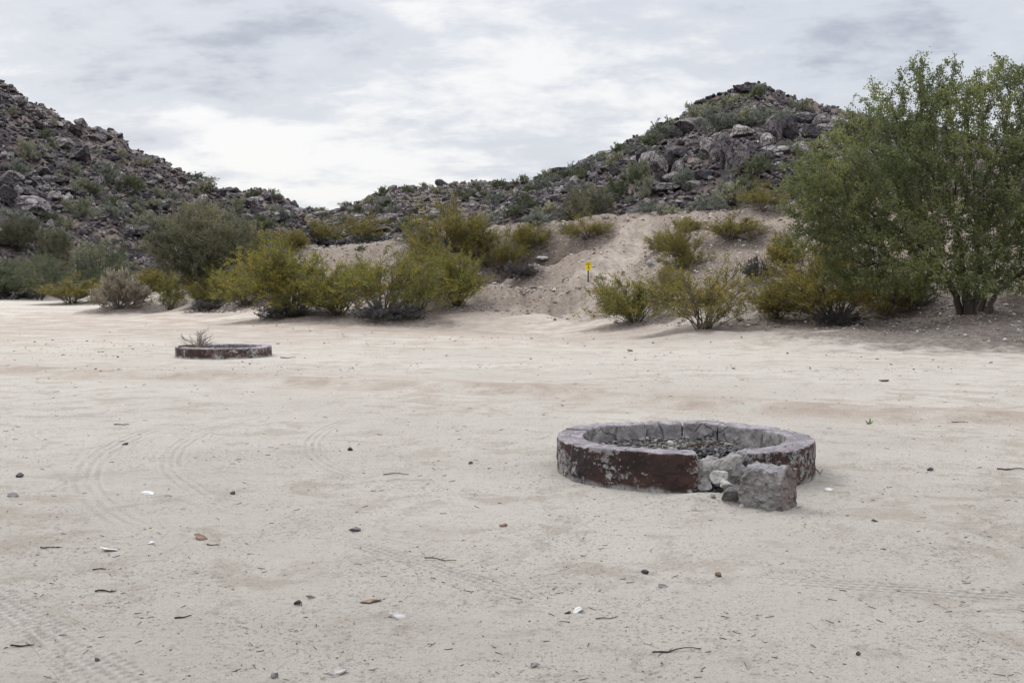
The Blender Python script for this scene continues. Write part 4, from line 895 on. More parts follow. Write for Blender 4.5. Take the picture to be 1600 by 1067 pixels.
# ------------------------------------------------------------------ fire rings
def box_surface(nx, ny, nz):
    """surface of the unit box as a welded grid: verts in 0..1, quads"""
    idx = {}; V = []; Q = []
    def vid(a, b, c):
        k = (a, b, c)
        if k not in idx: idx[k] = len(V); V.append((a / nx, b / ny, c / nz))
        return idx[k]
    for i in range(nx):
        for j in range(ny):
            Q.append([vid(i, j, 0), vid(i, j + 1, 0), vid(i + 1, j + 1, 0), vid(i + 1, j, 0)]); Q.append([vid(i, j, nz), vid(i + 1, j, nz), vid(i + 1, j + 1, nz), vid(i, j + 1, nz)])
    for i in range(nx):
        for k in range(nz):
            Q.append([vid(i, 0, k), vid(i + 1, 0, k), vid(i + 1, 0, k + 1), vid(i, 0, k + 1)]); Q.append([vid(i, ny, k), vid(i, ny, k + 1), vid(i + 1, ny, k + 1), vid(i + 1, ny, k)])
    for j in range(ny):
        for k in range(nz):
            Q.append([vid(0, j, k), vid(0, j, k + 1), vid(0, j + 1, k + 1), vid(0, j + 1, k)]); Q.append([vid(nx, j, k), vid(nx, j + 1, k), vid(nx, j + 1, k + 1), vid(nx, j, k + 1)])
    return np.array(V), np.array(Q)
def round_box(u, dims, r):
    """pull the unit box's edges in so that they read as worn"""
    p = (u - .5) * dims; q = np.clip(p, -np.array(dims) / 2 + r, np.array(dims) / 2 - r); d = p - q; n = np.linalg.norm(d, axis=1, keepdims=True)
    return q + d / np.maximum(n, 1e-9) * np.minimum(n, r)
def arc_block(name, a0, a1, ri, ro, h, seed, parent, m, lean=0, res=.012, amp=.011, shift=(0, 0, 0), sunk=.10, jag=0):
    """one length of ring wall; angles measured from -Y (towards the viewer) and growing to the right"""
    L = (a1 - a0) * (ri + ro) / 2; nx = max(6, int(L / res)); u, q = box_surface(nx, max(6, int((ro - ri) / res)), max(8, int((h + sunk) / res)))
    p = round_box(u, (L, ro - ri, h + sunk), .012) + np.array([0, 0, (h + sunk) / 2 - sunk])
    t = p[:, 0] / L; a = a0 + (t + .5) * (a1 - a0); rd = (ri + ro) / 2 + p[:, 1]
    rd = rd + lean * p[:, 2] / h
    e = np.abs(t) * 2
    v = np.stack([rd * np.sin(a), -rd * np.cos(a), p[:, 2]], 1)
    v[:, 2] += fbm2(a * 3, a * 0 + seed, 3, seed) * .012 * (p[:, 2] > h * .4)
    v = disp(v, amp, 9, seed, 3); v = disp(v, amp * .8, 22, seed + 7, 4)
    if jag: v[:, :2] += (np.stack([np.cos(a), np.sin(a)], 1) * (fbm3(v * 12, 3, seed + 3) * jag * np.clip((e - .8) * 5, 0, 1) * np.sign(t))[:, None])
    v += np.array(shift)
    me = mesh_np(name, v, quads=q, smooth=False, attrs={'outer': np.clip(((ri + ro) / 2 + p[:, 1] - ro + .012) / .008, 0, 1), 'rim': np.clip((p[:, 2] - h + .009) / .006, 0, 1)}); me.materials.append(m)
    return obj(name, me, None, parent)
# painted and weathered concrete: maroon paint outside flaking to grey, purple grey rim with pinkish brick, grey mortar inside
g = G('painted_concrete_ring', .8)
conc = g.mix(g.ramp(g.noise(7, 6, .65), .35, .68), (0.211, 0.195, 0.195), (0.421, 0.398, 0.386)); conc = g.mix(g.math('MULTIPLY', g.ramp(g.noise(40, 5, .7), .5, .7), .6), conc, (0.070, 0.061, 0.061))
paint = g.mix(g.ramp(g.noise(3, 5, .6), .35, .65), (0.035, 0.023, 0.022), (0.090, 0.048, 0.037))
S3 = g.n('ShaderNodeSeparateXYZ'); g.l(g.co, S3.inputs[0]); lowz = g.math('SUBTRACT', 1, g.ramp(g.math('ADD', S3.outputs[2], g.math('MULTIPLY', g.math('SUBTRACT', g.noise(5, 4), .5), .12)), .02, .06))
flake = g.ramp(g.math('ADD', g.noise(17, 8, .78, sc=(1, 1, 1.2)), g.math('MULTIPLY', g.math('SUBTRACT', g.noise(2.2, 3), .5), .9)), .545, .572)
flake = g.math('MAXIMUM', flake, g.ramp(g.noise(38, 6, .8), .645, .67)); flake = g.math('MAXIMUM', flake, lowz)
outc = g.mix(flake, paint, conc)
rim = g.mix(g.ramp(g.noise(8, 6, .65), .4, .62), (0.200, 0.179, 0.197), (0.350, 0.324, 0.340)); rim = g.mix(g.math('MULTIPLY', g.ramp(g.noise(18, 5, .7), .52, .66), .6), rim, (0.225, 0.139, 0.125)); rim = g.mix(g.math('MULTIPLY', g.ramp(g.noise(30, 5, .7), .56, .68), .7), rim, (0.046, 0.037, 0.041))
c = g.mix(g.attr('outer'), conc, outc); c = g.mix(g.attr('rim'), c, rim); g.color(c)
wv = g.n('ShaderNodeVectorMath'); wv.operation = 'MULTIPLY_ADD'; nc = g.n('ShaderNodeTexNoise'); nc.inputs['Scale'].default_value = 9; nc.inputs['Detail'].default_value = 4; g.l(g.co, nc.inputs['Vector']); g.l(nc.outputs['Color'], wv.inputs[0]); wv.inputs[1].default_value = (0.125, 0.125, 0.125); g.l(g.co, wv.inputs[2])
vc = g.n('ShaderNodeTexVoronoi'); vc.feature = 'DISTANCE_TO_EDGE'; vc.inputs['Scale'].default_value = 3.2; g.l(wv.outputs[0], vc.inputs['Vector'])
crack = g.math('SUBTRACT', 1, g.ramp(vc.outputs['Distance'], .004, .022)); crack = g.math('MULTIPLY', crack, g.ramp(g.noise(2.2, 3), .45, .55))
c = g.mix(g.math('MULTIPLY', crack, .85), c, (0.023, 0.020, 0.020)); g.color(c)
b = g.bump(g.math('SUBTRACT', g.noise(30, 7, .8), g.math('MULTIPLY', crack, .6)), .03, 1); g.bump(g.noise(110, 4, .8), .008, 1, b)
M['ring'] = g.m
g = G('broken_concrete', .9); c = g.mix(g.ramp(g.noise(8, 6, .65), .35, .68), (0.143, 0.130, 0.124), (0.299, 0.280, 0.264)); c = g.mix(g.math('MULTIPLY', g.ramp(g.noise(34, 5, .7), .52, .7), .6), c, (0.059, 0.049, 0.046)); g.color(c)
b = g.bump(g.noise(18, 6, .7), .03, .9); g.bump(g.noise(90, 4, .7), .005, .9, b); M['conc'] = g.m
g = G('pinkish_worn_block', .85); c = g.mix(g.ramp(g.noise(4, 6, .65), .35, .65), (0.130, 0.118, 0.112), (0.272, 0.255, 0.243)); c = g.mix(g.math('MULTIPLY', g.ramp(g.noise(14, 5, .7), .5, .66), .7), c, (0.094, 0.075, 0.075)); c = g.mix(g.attr('rim'), c, g.mix(g.noise(12, 4), (0.178, 0.170, 0.182), (0.296, 0.291, 0.303)))
c = g.mix(g.math('MULTIPLY', g.attr('outer'), .7), c, (0.142, 0.100, 0.088)); g.color(c); b = g.bump(g.noise(16, 7, .7), .035, .9); g.bump(g.noise(90, 4, .7), .005, .9, b); M['block'] = g.m
g = G('ash_and_soot', .95); c = g.mix(g.ramp(g.noise(7, 6, .7), .42, .58), (.028, .025, .025), (.25, .215, .185)); c = g.mix(g.math('MULTIPLY', g.ramp(g.noise(45, 4, .7), .5, .66), .8), c, (.02, .018, .02)); g.color(c); g.bump(g.noise(30, 6, .75), .04, 1); M['ash'] = g.m
g = G('charcoal', .6); g.b.inputs['Specular IOR Level'].default_value = .4; c = g.mix(g.ramp(g.attr('tone'), .7, .98), (.008, .008, .009), (.06, .056, .058)); g.color(c); g.bump(g.noise(80, 4, .7), .006, 1); M['char'] = g.m
def plain(name, a, b, sc=12): g = G(name, .85); g.color(g.mix(g.ramp(g.noise(sc, 6, .65), .35, .65), a, b)); g.bump(g.noise(sc * 3, 5, .7), .008, .8); M[name] = g.m
plain('pale_stone', (0.206, 0.194, 0.182), (0.365, 0.346, 0.328)); plain('grey_stone', (0.076, 0.072, 0.076), (0.198, 0.182, 0.179)); plain('dark_stone', (0.027, 0.024, 0.027), (0.076, 0.068, 0.072)); plain('brown_stone', (0.091, 0.057, 0.038), (0.198, 0.137, 0.099)); plain('white_chip', (0.418, 0.403, 0.395), (0.593, 0.578, 0.570)); plain('brown_wood', (0.053, 0.034, 0.023), (0.152, 0.099, 0.065)); plain('dark_wood', (0.017, 0.014, 0.012), (0.053, 0.042, 0.034))
plain('green_leaf', (.05, .10, .02), (.12, .19, .04))
R_ = math.radians
pz = float(H(np.array([PIT_C[0]]), np.array([PIT_C[1]]))[0]) - .01
ring = empty('fire_ring', (PIT_C[0], PIT_C[1], pz), label='broken maroon painted concrete fire ring full of charcoal, its front wall fallen open', cat='fire pit')
RO, RI, RH = 1.062, .835, .315
arc_block('wall_segment', R_(-65), R_(-2.5), RI, RO, RH, 1, ring, M['ring'], lean=-.015, shift=(-.02, -.03, .005), jag=.03)
arc_block('wall_segment', R_(19), R_(81), RI - .01, RO, RH, 2, ring, M['ring'], jag=.03, shift=(.01, 0, 0))
for i_, (a, b) in enumerate(((82, 118), (118.7, 150), (150.8, 172), (172.7, 194), (194.8, 216), (217.4, 246), (246.8, 294.5))):
    arc_block('wall_segment', R_(a), R_(b), RI + .01, RO + .005, RH + .006 * ((i_ * 7) % 3 - 1), 10 + i_, ring, M['ring'], amp=.010)
arc_block('mortar_core', R_(84), R_(292), .93, 1.02, .27, 61, ring, M['ash'], amp=.004, res=.03)
# grey lining blocks broken open in the gap
u, q_ = box_surface(34, 14, 18); v = round_box(u, (.42, .20, .30), .04); v = disp(v, .06, 7, 31, 4); v[:, 1] += v[:, 2] * .45; a = R_(6)
v = disp(v, .03, 20, 77, 4); me = mesh_np('broken_lining', v + [0, 0, .11], quads=q_, smooth=False); me.materials.append(M['conc']); o = obj('broken_lining', me, None, ring); o.location = (math.sin(a) * .93, -math.cos(a) * .93, 0); o.rotation_euler = (0, 0, a)
u, q_ = box_surface(16, 14, 20); v = round_box(u, (.13, .15, .34), .035); v = disp(v, .04, 9, 32, 4)
v = disp(v, .03, 20, 78, 4); me = mesh_np('broken_lining', v + [0, 0, .12], quads=q_, smooth=False); me.materials.append(M['conc']); o = obj('broken_lining', me, None, ring); a = R_(15.5); o.location = (math.sin(a) * .89, -math.cos(a) * .89, 0); o.rotation_euler = (.08, .10, a)
# ash bed
def bed(parent, rad, z, seed, m, name='ash_bed'):
    n = 90; th = np.linspace(0, 2 * np.pi, n, endpoint=False); rs = np.linspace(0, 1, 34)[1:]; T, Rr = np.meshgrid(th, rs); x = np.cos(T) * Rr * rad; y = np.sin(T) * Rr * rad
    zz = z + fbm2(x * 3, y * 3, 4, seed) * .05 + fbm2(x * 14, y * 14, 3, seed + 1) * .022 - .03 * Rr ** 3
    V = np.vstack([np.stack([x, y, zz], -1).reshape(-1, 3), [[0, 0, z]]]); i = np.arange(len(rs) - 1)[:, None] * n; j = np.arange(n)[None]; j2 = (j + 1) % n
    Q = np.stack([i + j, i + n + j, i + n + j2, i + j2], -1).reshape(-1, 4); Tt = np.stack([np.full(n, len(V) - 1), np.arange(n), (np.arange(n) + 1) % n], -1)
    me = mesh_np(name, V, quads=Q, tris=Tt, smooth=True); me.materials.append(m); return obj(name, me, None, parent)
bed(ring, .84, .165, 5, M['ash'])
rc = np.random.default_rng(8)
def chunk_field(name, n, rad, z, parent, smin, smax, m, cx_=0, cy_=0, lab=None, squash=.7):
    a = rc.uniform(0, 6.283, n); r = rad * np.sqrt(rc.random(n)); x = np.cos(a) * r + cx_; y = np.sin(a) * r + cy_; s = smin * (smax / smin) ** (rc.random(n) ** 1.6)
    zz = z + fbm2(x * 3, y * 3, 4, 5) * .05 + s * .3 + .01
    me = scatter_mesh(name, TEMPS, np.stack([x, y, zz], 1), s, rc, rc.random(n), squash=squash); me.materials.append(m); o = obj(name, me, None, parent); o['kind'] = 'stuff'; return o
chunk_field('charcoal', 1700, .76, .165, ring, .006, .026, M['char'])
chunk_field('charcoal', 260, .26, .20, ring, .012, .04, M['char'], .25, -.35)
chunk_field('ash_lumps', 420, .74, .17, ring, .008, .028, M['conc'])
chunk_field('charcoal', 170, .14, .045, ring, .01, .032, M['char'], -.01, -1.03)
chunk_field('crumbs', 420, .24, .02, ring, .008, .045, M['conc'], .12, -1.1)
def stick_mesh(name, pts, r0, r1, m, parent=None, side=None, rng=rc):
    P = np.array(pts, float)[None]; V, Q = tubes(P, [r0], [r1], 6)
    n = len(V); V = V + rng.normal(0, r0 * .12, V.shape); Vs = [V]; Qs = [Q]; off = n
    for s_ in (side or []):
        v, q = tubes(np.array(s_, float)[None], [r1 * 1.0], [r1 * .5], 5); Vs.append(v); Qs.append(q + off); off += len(v)
    me = mesh_np(name, np.concatenate(Vs), quads=np.concatenate(Qs), smooth=True); me.materials.append(m); return obj(name, me, None, parent)
def pit_local(px, py, z):
    """point over the near fire pit seen at a pixel, at height z above its base"""
    p = at(px, py, 1.0); D = (CAMZ - pz - z) / (CAMZ - p[2]); q = at(px, py, D); return q
p = pit_local(1102, 695, .20); o = stick_mesh('stick', [(-.16, -.02, -.01), (-.06, 0, .012), (.04, 0, .008), (.10, .03, .02), (.15, .06, .028)], .012, .006, M['brown_wood'], side=[[(.02, 0, .01), (.09, -.02, .03), (.13, -.03, .05)]]); o.location = p.tolist()
tag(o, 'charred brown stick lying on the ashes inside the broken fire ring', 'stick')
p = pit_local(1048, 692, .20); v, f = rock(701, 3, 10, (1, .8, .9)); me = mesh_np('white_stone', v * .028, tris=f, smooth=False); me.materials.append(M['white_chip']); o = obj('stone', me); o.location = p.tolist(); tag(o, 'small white stone among the charcoal inside the broken fire ring', 'stone', 'loose stones')
# fallen block and rubble in front of the gap
bp = ground(1206, 797)
u, q_ = box_surface(44, 40, 40); v = round_box(u, (.32, .27, .315), .012); v[:, 0] *= 1 - .10 * (v[:, 2] / .35); v[:, 0] += .04 * v[:, 2]
rb = np.random.default_rng(4)
for n, d in (((-.8, -.4, .45), .175), ((-.7, .1, -.75), .20), ((.75, -.5, .45), .215), ((.3, -.8, -.55), .215), ((-.5, -.75, .1), .19), ((.1, .3, .95), .168), ((.9, .1, -.4), .20), ((-.2, -.7, .7), .20), ((-.9, 0, .3), .185)):
    n = np.array(n); n = n / np.linalg.norm(n); v -= np.maximum(0, v @ n - d)[:, None] * n
topm = np.clip((v[:, 2] - .145) / .012, 0, 1); sidem = np.clip((v[:, 0] - .145) / .02, 0, 1); v = disp(v, .030, 8, 55, 5); v = disp(v, .020, 30, 56, 4)
me = mesh_np('stone_block', v, quads=q_, smooth=False, attrs={'rim': topm * .6, 'outer': sidem}); me.materials.append(M['block']); o = obj('stone_block', me); o.location = (bp[0], bp[1] + .13, bp[2] + .132); o.rotation_euler = (.05, -.06, R_(-38))
tag(o, 'square pinkish grey block fallen out in front of the broken fire ring gap', 'stone block')
def place_stone(px, py, wpx, asp, m, label, seed=None, cat='stone', name='stone', grp='loose stones', flat=1.0, D=None, lift=.3, rz=None, planes=11, dz=0):
    seed = seed or int(px * 7 + py); p = ground(px, py) if D is None else at(px, py, D); w = wpx / F * p[1]; v, f = rock(seed, 3, 9, (1, .75, asp), .05, .3)
    v = disp(v, .12, 2.5, seed, 4); me = mesh_np(name, v * w * .56, tris=f, smooth=False); me.materials.append(M[m]); o = obj(name, me); o.location = (p[0], p[1], p[2] + w * asp * lift + dz)
    r_ = np.random.default_rng(seed); o.rotation_euler = (r_.normal(0, .15), r_.normal(0, .15), r_.uniform(-.5, .5) if rz is None else rz); tag(o, label, cat, grp); return o
place_stone(1143, 783, 36, .8, 'grey_stone', 'round grey concrete lump in front of the broken fire ring gap', lift=.4, seed=31)
place_stone(1134, 771, 26, .5, 'pale_stone', 'pale flat chip resting on the grey lump by the fire ring gap', lift=.5, dz=.045)
place_stone(1158, 768, 17, .9, 'pale_stone', 'small pale chip between the grey lump and the fallen block', lift=.5, dz=.03)
place_stone(1172, 778, 24, .7, 'pale_stone', 'pale wedge leaning on the left side of the fallen block', lift=.5, dz=.02)
place_stone(1176, 757, 26, 1.2, 'grey_stone', 'tall grey chip standing behind the fallen block', lift=.5, dz=.05)
place_stone(1120, 764, 20, .6, 'dark_stone', 'sooty dark lump at the foot of the fire ring gap', lift=.5)
for k_, (px, py, w, asp, m_, lb, dd) in enumerate(((1106, 764, 30, .6, 'grey_stone', 'grey rubble piece lying against the open wall end of the fire ring', 8.42), (1126, 750, 34, .8, 'pale_stone', 'pale broken chunk leaning in the fire ring gap', 8.46), (1153, 742, 30, 1.0, 'grey_stone', 'grey chunk wedged high in the fire ring gap', 8.45),
        (1160, 793, 13, .6, 'pale_stone', 'small pale chip at the near foot of the fallen block', None), (1114, 776, 16, .6, 'grey_stone', 'little grey chip lowest in the fire ring rubble', None))):
    place_stone(px, py, w, asp, m_, lb, lift=.2, seed=410 + k_, D=dd)
# dead twig right of the ring
def twig(px, py, wpx, r, m, label, seed, bend=.25, up=.03, cat='stick', az=None, branches=2):
    p = ground(px, py); L = wpx / F * p[1]; r_ = np.random.default_rng(seed); az = r_.uniform(-.25, .25) if az is None else az
    t = np.linspace(-.5, .5, 7); P = np.stack([t * L, np.sin(t * 3 + seed) * L * bend * .3 + r_.normal(0, L * .01, 7), .6 * r + np.abs(np.sin(t * 4 + seed)) * up * L], 1); sd = []
    for k in range(branches): i = int(r_.integers(1, 5)); q = P[i]; d = np.array([.5, r_.choice([-.5, .5]), .15]) * L * .25; sd.append([q, q + d * .5, q + d])
    o = stick_mesh('stick', P, r, r * .5, M[m], side=sd, rng=r_); o.location = p.tolist(); o.rotation_euler = (0, 0, az); tag(o, label, cat, 'fallen sticks'); return o
twig(1270, 742, 34, .006, 'dark_wood', 'curled dead twig on the sand just right of the broken fire ring', 5, .6, .35)
# the far ring
pz2 = float(H(np.array([PIT2_C[0]]), np.array([PIT2_C[1]]))[0]) - .01
ring2 = empty('fire_ring', (PIT2_C[0], PIT2_C[1], pz2), label='intact dark red concrete fire ring with a dead bush inside it, farther off', cat='fire pit')
arc_block('ring_wall', R_(-179), R_(180.2), .80, 1.01, .235, 41, ring2, M['ring'], res=.03, amp=.006)
bed(ring2, .84, .19, 15, M['ash'], 'ash_bed')
chunk_field('charcoal', 300, .7, .19, ring2, .012, .035, M['char'])
sm, fm = bush_meshes('tumble', 91, 1.0, 1.0, 'greytwig', 'deadtwig', 'dome', 18, 5, 3, 1, .02, thick=3.2)
e = empty('dead_bush', (at(307, 540, 24.2)[0], 24.35, pz2 + .19), label='dead leafless twiggy bush standing inside the far fire ring', cat='dead bush'); e.scale = (.72, .55, .44); obj('stems', sm, None, e)
o = stick_mesh('stick', [(-.3, 0, 0), (-.1, .01, .02), (.1, 0, .01), (.3, .02, 0)], .02, .012, M['brown_wood'], side=[[(-.1, 0, .02), (.05, .1, .04), (.2, .15, .03)]]); o.location = (PIT2_C[0] - .5, PIT2_C[1] - .62, pz2 + .26)
tag(o, 'brown stick at the left inside edge of the far fire ring', 'stick')

# ------------------------------------------------------------------ yellow trail sign
sp = ground(919, 441)
sign = empty('trail_sign', (sp[0], sp[1], sp[2]), label='small yellow TRAIL CLOSED sign on a dark post beside the footpath', cat='sign')
def bev_box(name, dims, loc, m, parent, bev=.004):
    bm = bmesh.new(); bmesh.ops.create_cube(bm, size=1); bmesh.ops.scale(bm, vec=dims, verts=bm.verts); bmesh.ops.bevel(bm, geom=bm.edges[:], offset=bev, segments=2, affect='EDGES'); me = bpy.data.meshes.new(name); bm.to_mesh(me); bm.free(); me.materials.append(m)
    o = obj(name, me, None, parent); o.location = loc; return o
g = G('dark_post_paint', .6); g.color(g.mix(g.noise(20, 4), (.02, .026, .045), (.05, .058, .085))); M['post'] = g.m
g = G('yellow_sign_paint', .45); g.color(g.mix(g.noise(14, 4), (.62, .47, .015), (.70, .55, .02))); M['yellow'] = g.m
g = G('black_print', .5); g.color((.02, .02, .018)); M['black'] = g.m
bev_box('post', (.055, .04, .80), (0, 0, .30), M['post'], sign); pl = bev_box('panel', (.25, .008, .36), (0, -.026, .70), M['yellow'], sign, .003)
def text(body, size, x, z, parent):
    c = bpy.data.curves.new('lettering', 'FONT'); c.body = body; c.size = size; c.align_x = 'CENTER'; c.extrude = .0008; c.offset = .0015; t = bpy.data.objects.new('lettering', c); COL.objects.link(t); bpy.context.view_layer.update()
    me = bpy.data.meshes.new_from_object(t.evaluated_get(bpy.context.evaluated_depsgraph_get())); bpy.data.objects.remove(t); me.materials.clear(); me.materials.append(M['black'])
    o = obj('lettering', me, None, parent); o.rotation_euler = (math.pi / 2, 0, 0); o.location = (x, -.0065, z); return o
text('TRAIL', .055, 0, .115, pl); text('CLOSED', .055, 0, .060, pl)
pg = [((0, .02), (0, .0)), ((0, .0), (.0, -.055)), ((0, -.055), (-.028, -.125)), ((0, -.055), (.022, -.09)), ((.022, -.09), (.03, -.125)), ((0, -.008), (.034, -.045)), ((0, -.008), (-.03, -.05)), ((.045, -.01), (.06, -.125))]
P2 = np.array([[[a[0], -.006, a[1]], [(a[0] + b[0]) / 2, -.006, (a[1] + b[1]) / 2], [b[0], -.006, b[1]]] for a, b in pg]); V, Q = tubes(P2, np.full(len(pg), .007), np.full(len(pg), .006), 6); v, f = ico(2); V2 = v * [.014, .004, .014] + [0.004, -.006, .037]
me = mesh_np('hiker_pictogram', np.vstack([V, V2]), quads=Q, tris=f + len(V)); me.materials.append(M['black']); obj('hiker_pictogram', me, None, pl)

# ------------------------------------------------------------------ loose stones and sticks on the sand, one by one
for a in ((547, 704, 13, .6, 'dark_stone', 'angular dark stone left of the third tyre arc'), (554, 830, 18, .5, 'grey_stone', 'blue grey wedge stone on the open sand below the tyre arcs'), (313, 841, 26, .32, 'brown_stone', 'flat brown stone, the widest on the left foreground sand'),
          (236, 850, 13, .6, 'white_chip', 'white chip just left of the flat brown stone'), (170, 860, 30, .2, 'white_chip', 'broad whitish crust flake left of the white chip'), (232, 772, 24, .25, 'white_chip', 'white crust flake beside the first tyre arc'), (32, 745, 14, .5, 'dark_stone', 'dark pebble near the left edge above the grey flake'),
          (20, 775, 30, .25, 'grey_stone', 'grey flake at the left edge of the sand'), (427, 1058, 17, .7, 'grey_stone', 'rounded grey stone at the bottom edge'), (527, 1053, 30, .35, 'pale_stone', 'pale pinkish slab stone at the bottom edge right of the rounded grey one'),
          (620, 963, 34, .2, 'pale_stone', 'long pale flake right of the tan crust patch'), (466, 944, 13, .6, 'dark_stone', 'dark nugget left of the tan crust patch'), (486, 934, 15, .4, 'grey_stone', 'flat grey pebble touching the dark nugget'), (577, 940, 38, .12, 'brown_stone', 'thin tan crust patch on the foreground sand'),
          (150, 1032, 11, .5, 'dark_stone', 'small dark stone lying in the tyre ruts at lower left'), (364, 772, 9, .7, 'dark_stone', 'small dark pebble below the second tyre arc'), (904, 955, 26, .35, 'white_chip', 'white angular chip in the middle foreground'), (1008, 896, 13, .6, 'dark_stone', 'dark pebble in front of the broken fire ring, towards the camera'),
          (1122, 901, 14, .6, 'brown_stone', 'brownish pebble right of the dark pebble in the foreground'), (833, 1041, 14, .5, 'grey_stone', 'grey pebble near the bottom edge at centre'), (887, 958, 10, .4, 'dark_stone', 'small dark flake left of the white angular chip'), (1036, 917, 18, .3, 'grey_stone', 'thin grey flake below the dark pebble'),
          (1341, 1023, 10, .7, 'dark_stone', 'small dark pebble in the right foreground'), (1366, 815, 11, .4, 'dark_stone', 'dark flake on the sand right of the fallen block'), (1295, 766, 12, .5, 'white_chip', 'white chip on the sand right of the broken fire ring'), (787, 822, 20, .35, 'brown_stone', 'reddish brown chip lying left of the broken fire ring'),
          (983, 549, 12, .4, 'brown_stone', 'brown stone at the mouth of the footpath'), (1381, 596, 18, .3, 'brown_stone', 'reddish flat stone on the sand before the big green tree'), (847, 407, 18, .6, 'white_chip', 'white rock on the bank face left of the yellow sign'), (1017, 415, 14, .7, 'pale_stone', 'pale rock beside the footpath right of the yellow sign'),
          (850, 346, 28, .55, 'grey_stone', 'pale rounded boulder on the bank crest'), (1063, 383, 12, .8, 'pale_stone', 'pale rock below the crest, right of the footpath notch'), (415, 498, 18, .4, 'pale_stone', 'pale stone under the fan stemmed bush'), (940, 436, 14, .5, 'pale_stone', 'pale stone just right of the yellow sign post'),
          (195, 695, 14, .3, 'dark_stone', 'dark sliver on the sand between the first two tyre arcs'), (1220, 707, 10, .5, 'dark_stone', 'dark pebble touching the far rim side of the broken fire ring') if False else (735, 725, 8, .6, 'dark_stone', 'tiny dark pebble left of the broken fire ring'),
          (1455, 735, 13, .5, 'dark_stone', 'dark stone on the sand well right of the fire ring')):
    px, py, w, asp, m, label = a; place_stone(px, py, w, asp, m, label, lift=.25 if asp < .4 else .35)
for i, a in enumerate(((286, 965, 26, .0045, 'dark_wood', 'straight black stick in the left foreground', .35), (1058, 1019, 82, .004, 'dark_wood', 'long thin curved twig in the centre right foreground', .15), (619, 742, 40, .005, 'brown_wood', 'brown twig on the sand left of the fire ring', .1), (688, 876, 54, .004, 'brown_wood', 'thin brown twig below the reddish chip', -.2),
          (333, 852, 20, .004, 'dark_wood', 'short dark stick under the flat brown stone', .05), (80, 856, 34, .004, 'dark_wood', 'dark forked twig at the left of the foreground', 0), (190, 664, 22, .006, 'dark_wood', 'dark stick above the first tyre arc', 0), (1580, 735, 44, .008, 'brown_wood', 'brown stick at the right edge of the sand', -.1),
          (155, 890, 20, .004, 'dark_wood', 'short twig left of the crust flake', .2), (165, 925, 34, .005, 'dark_wood', 'knotty dark twig above the lower left ruts', .1), (35, 1010, 36, .005, 'dark_wood', 'bent dark twig across the tyre ruts', .25), (1500, 660, 26, .006, 'brown_wood', 'brown stick on the sand before the big tree', 0), (948, 966, 36, .003, 'brown_wood', 'fine brown straw by the white angular chip', .05), (450, 560, 24, .01, 'brown_wood', 'brown stick beside the far fire ring', 0))):
    px, py, w, r, m, label, az = a; twig(px, py, w, r, m, label, 50 + i, .3, .05, az=az, branches=0 if 'straight' in label or 'straw' in label else 2)
p = ground(1358, 664); o = None
V, Q = leafquads(np.array([[0, 0, .02], [.03, 0, .03], [-.02, .01, .03], [.01, 0, .045]]), np.array([[1, 0, .3], [.6, .2, .9], [-.6, 0, .8], [.1, 0, 1]]), .07, .025, rc)
me = mesh_np('sprig', V, quads=Q); me.materials.append(M['green_leaf']); o = obj('sprig', me); o.location = p.tolist(); tag(o, 'tiny green sprig on the bare sand right of the fire ring', 'plant')

# ------------------------------------------------------------------ gravel: uncountable small stones, denser on the bank
rs = np.random.default_rng(77)
def field(n, D0, D1, spread, smin, smax, acc, power=1.0):
    D = D0 * (D1 / D0) ** (rs.random(n) ** power); px = rs.uniform(-250, 1850, n); x = (px - 800) / F * D; y = D
    z, bmk, hmk = H(x, y, True); ok = acc(x, y, bmk, hmk, px); x, y, z = x[ok], y[ok], z[ok]; s = smin * np.exp(rs.exponential(.38, len(x))); s = np.minimum(s, smax); return np.stack([x, y, z + s * .15], 1), s
def away(x, y): return (np.hypot(x - PIT_C[0], y - PIT_C[1]) > 1.12) & (np.hypot(x - PIT2_C[0], y - PIT2_C[1]) > 1.05)
pts, s = field(60000, 3.0, 26, 0, .0019, .0085, lambda x, y, b, h, px: away(x, y) & (vn2(x * .9, y * .9, 5) + .5 * vn2(x * 3.1, y * 3.1, 6) > rs.uniform(.45, 1.2, len(x)))); s = s * (1 + pts[:, 1] / 25)
plain_g = G('gravel_mix', .9); g = plain_g; tn = g.attr('tone'); c = g.mix(g.ramp(tn, .1, .5), (.05, .043, .042), (.19, .155, .135)); c = g.mix(g.ramp(tn, .72, .92), c, (.46, .43, .41)); g.color(c); M['gravel'] = g.m
T1 = [rock(800 + k, 1, 7, (1, .7 - .05 * k, .5), .05, .25) for k in range(6)]
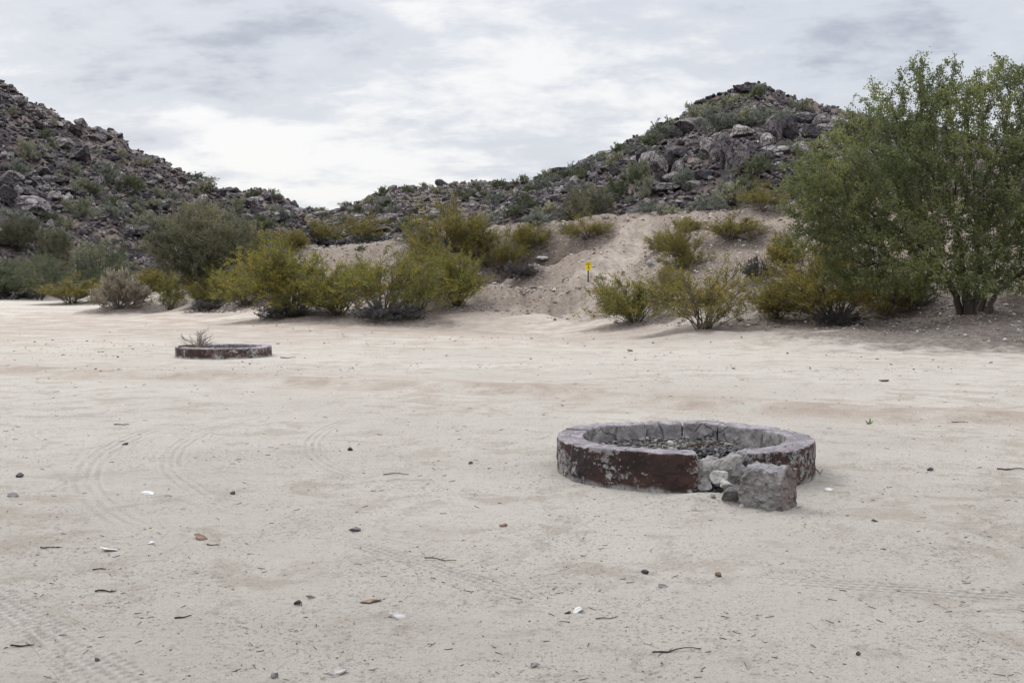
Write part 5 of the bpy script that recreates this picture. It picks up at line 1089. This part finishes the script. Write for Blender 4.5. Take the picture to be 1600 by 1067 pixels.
tag(obj('gravel', scatter_mesh('gravel', T1, pts, s, rs, rs.random(len(s)) ** .85, squash=.7), M['gravel']), 'fine dark and pale gravel strewn over the sand flat', 'gravel', kind='stuff')
pts, s = field(120000, 24, 68, 0, .034, .19, lambda x, y, b, h, px: (b > .12) & (h < .5) & (path_mask(x, y) < rs.uniform(.3, 1.1, len(x))) & (vn2(x * .5, y * .5, 15) * .7 + .5 * vn2(x * 1.9, y * 1.9, 16) > rs.uniform(.1, .85, len(x))), .8)
s = s * np.clip(pts[:, 1] / 52, .35, 1.1)
tag(obj('slope_stones', scatter_mesh('slope_stones', T1, pts, s, rs, np.clip(.3 + .7 * rs.random(len(s)) ** .9, 0, 1), squash=.8), M['gravel']), 'pale and dark pebbles littering the face of the sandy bank', 'gravel', kind='stuff')
pts, s = field(9000, 20, 62, 0, .014, .06, lambda x, y, b, h, px: (b <= .35) & away(x, y) & (vn2(x * .4, y * .4, 25) > rs.uniform(.2, 1.1, len(x))))
tag(obj('flat_pebbles', scatter_mesh('flat_pebbles', T1, pts, s, rs, rs.random(len(s)), squash=.6), M['gravel']), 'scattered pebbles on the far part of the sand flat', 'gravel', kind='stuff')
# twig litter on the near sand: chopped stems too many to count
n = 700; D = 3.2 * (22 / 3.2) ** rs.random(n); px = rs.uniform(-100, 1700, n); x = (px - 800) / F * D; ok = away(x, D); x = x[ok]; D = D[ok]; n = len(x); z = H(x, D); a = rs.uniform(0, 6.28, n); L = rs.uniform(.008, .035, n) * (1 + D / 14)
d = np.stack([np.cos(a), np.sin(a), rs.normal(0, .12, n)], 1); c = np.stack([x, D, z + .003], 1); PP = c[:, None] + d[:, None] * L[:, None, None] * np.array([-.5, 0, .5])[None, :, None] + rs.normal(0, .001, (n, 3, 3)); V, Q = tubes(PP, np.full(n, .0014) * (1 + D / 12), np.full(n, .0009) * (1 + D / 12), 4)
me = mesh_np('twig_litter', V, quads=Q); tag(obj('twig_litter', me, M['dark_wood']), 'tiny broken twigs scattered across the sand', 'litter', kind='stuff')
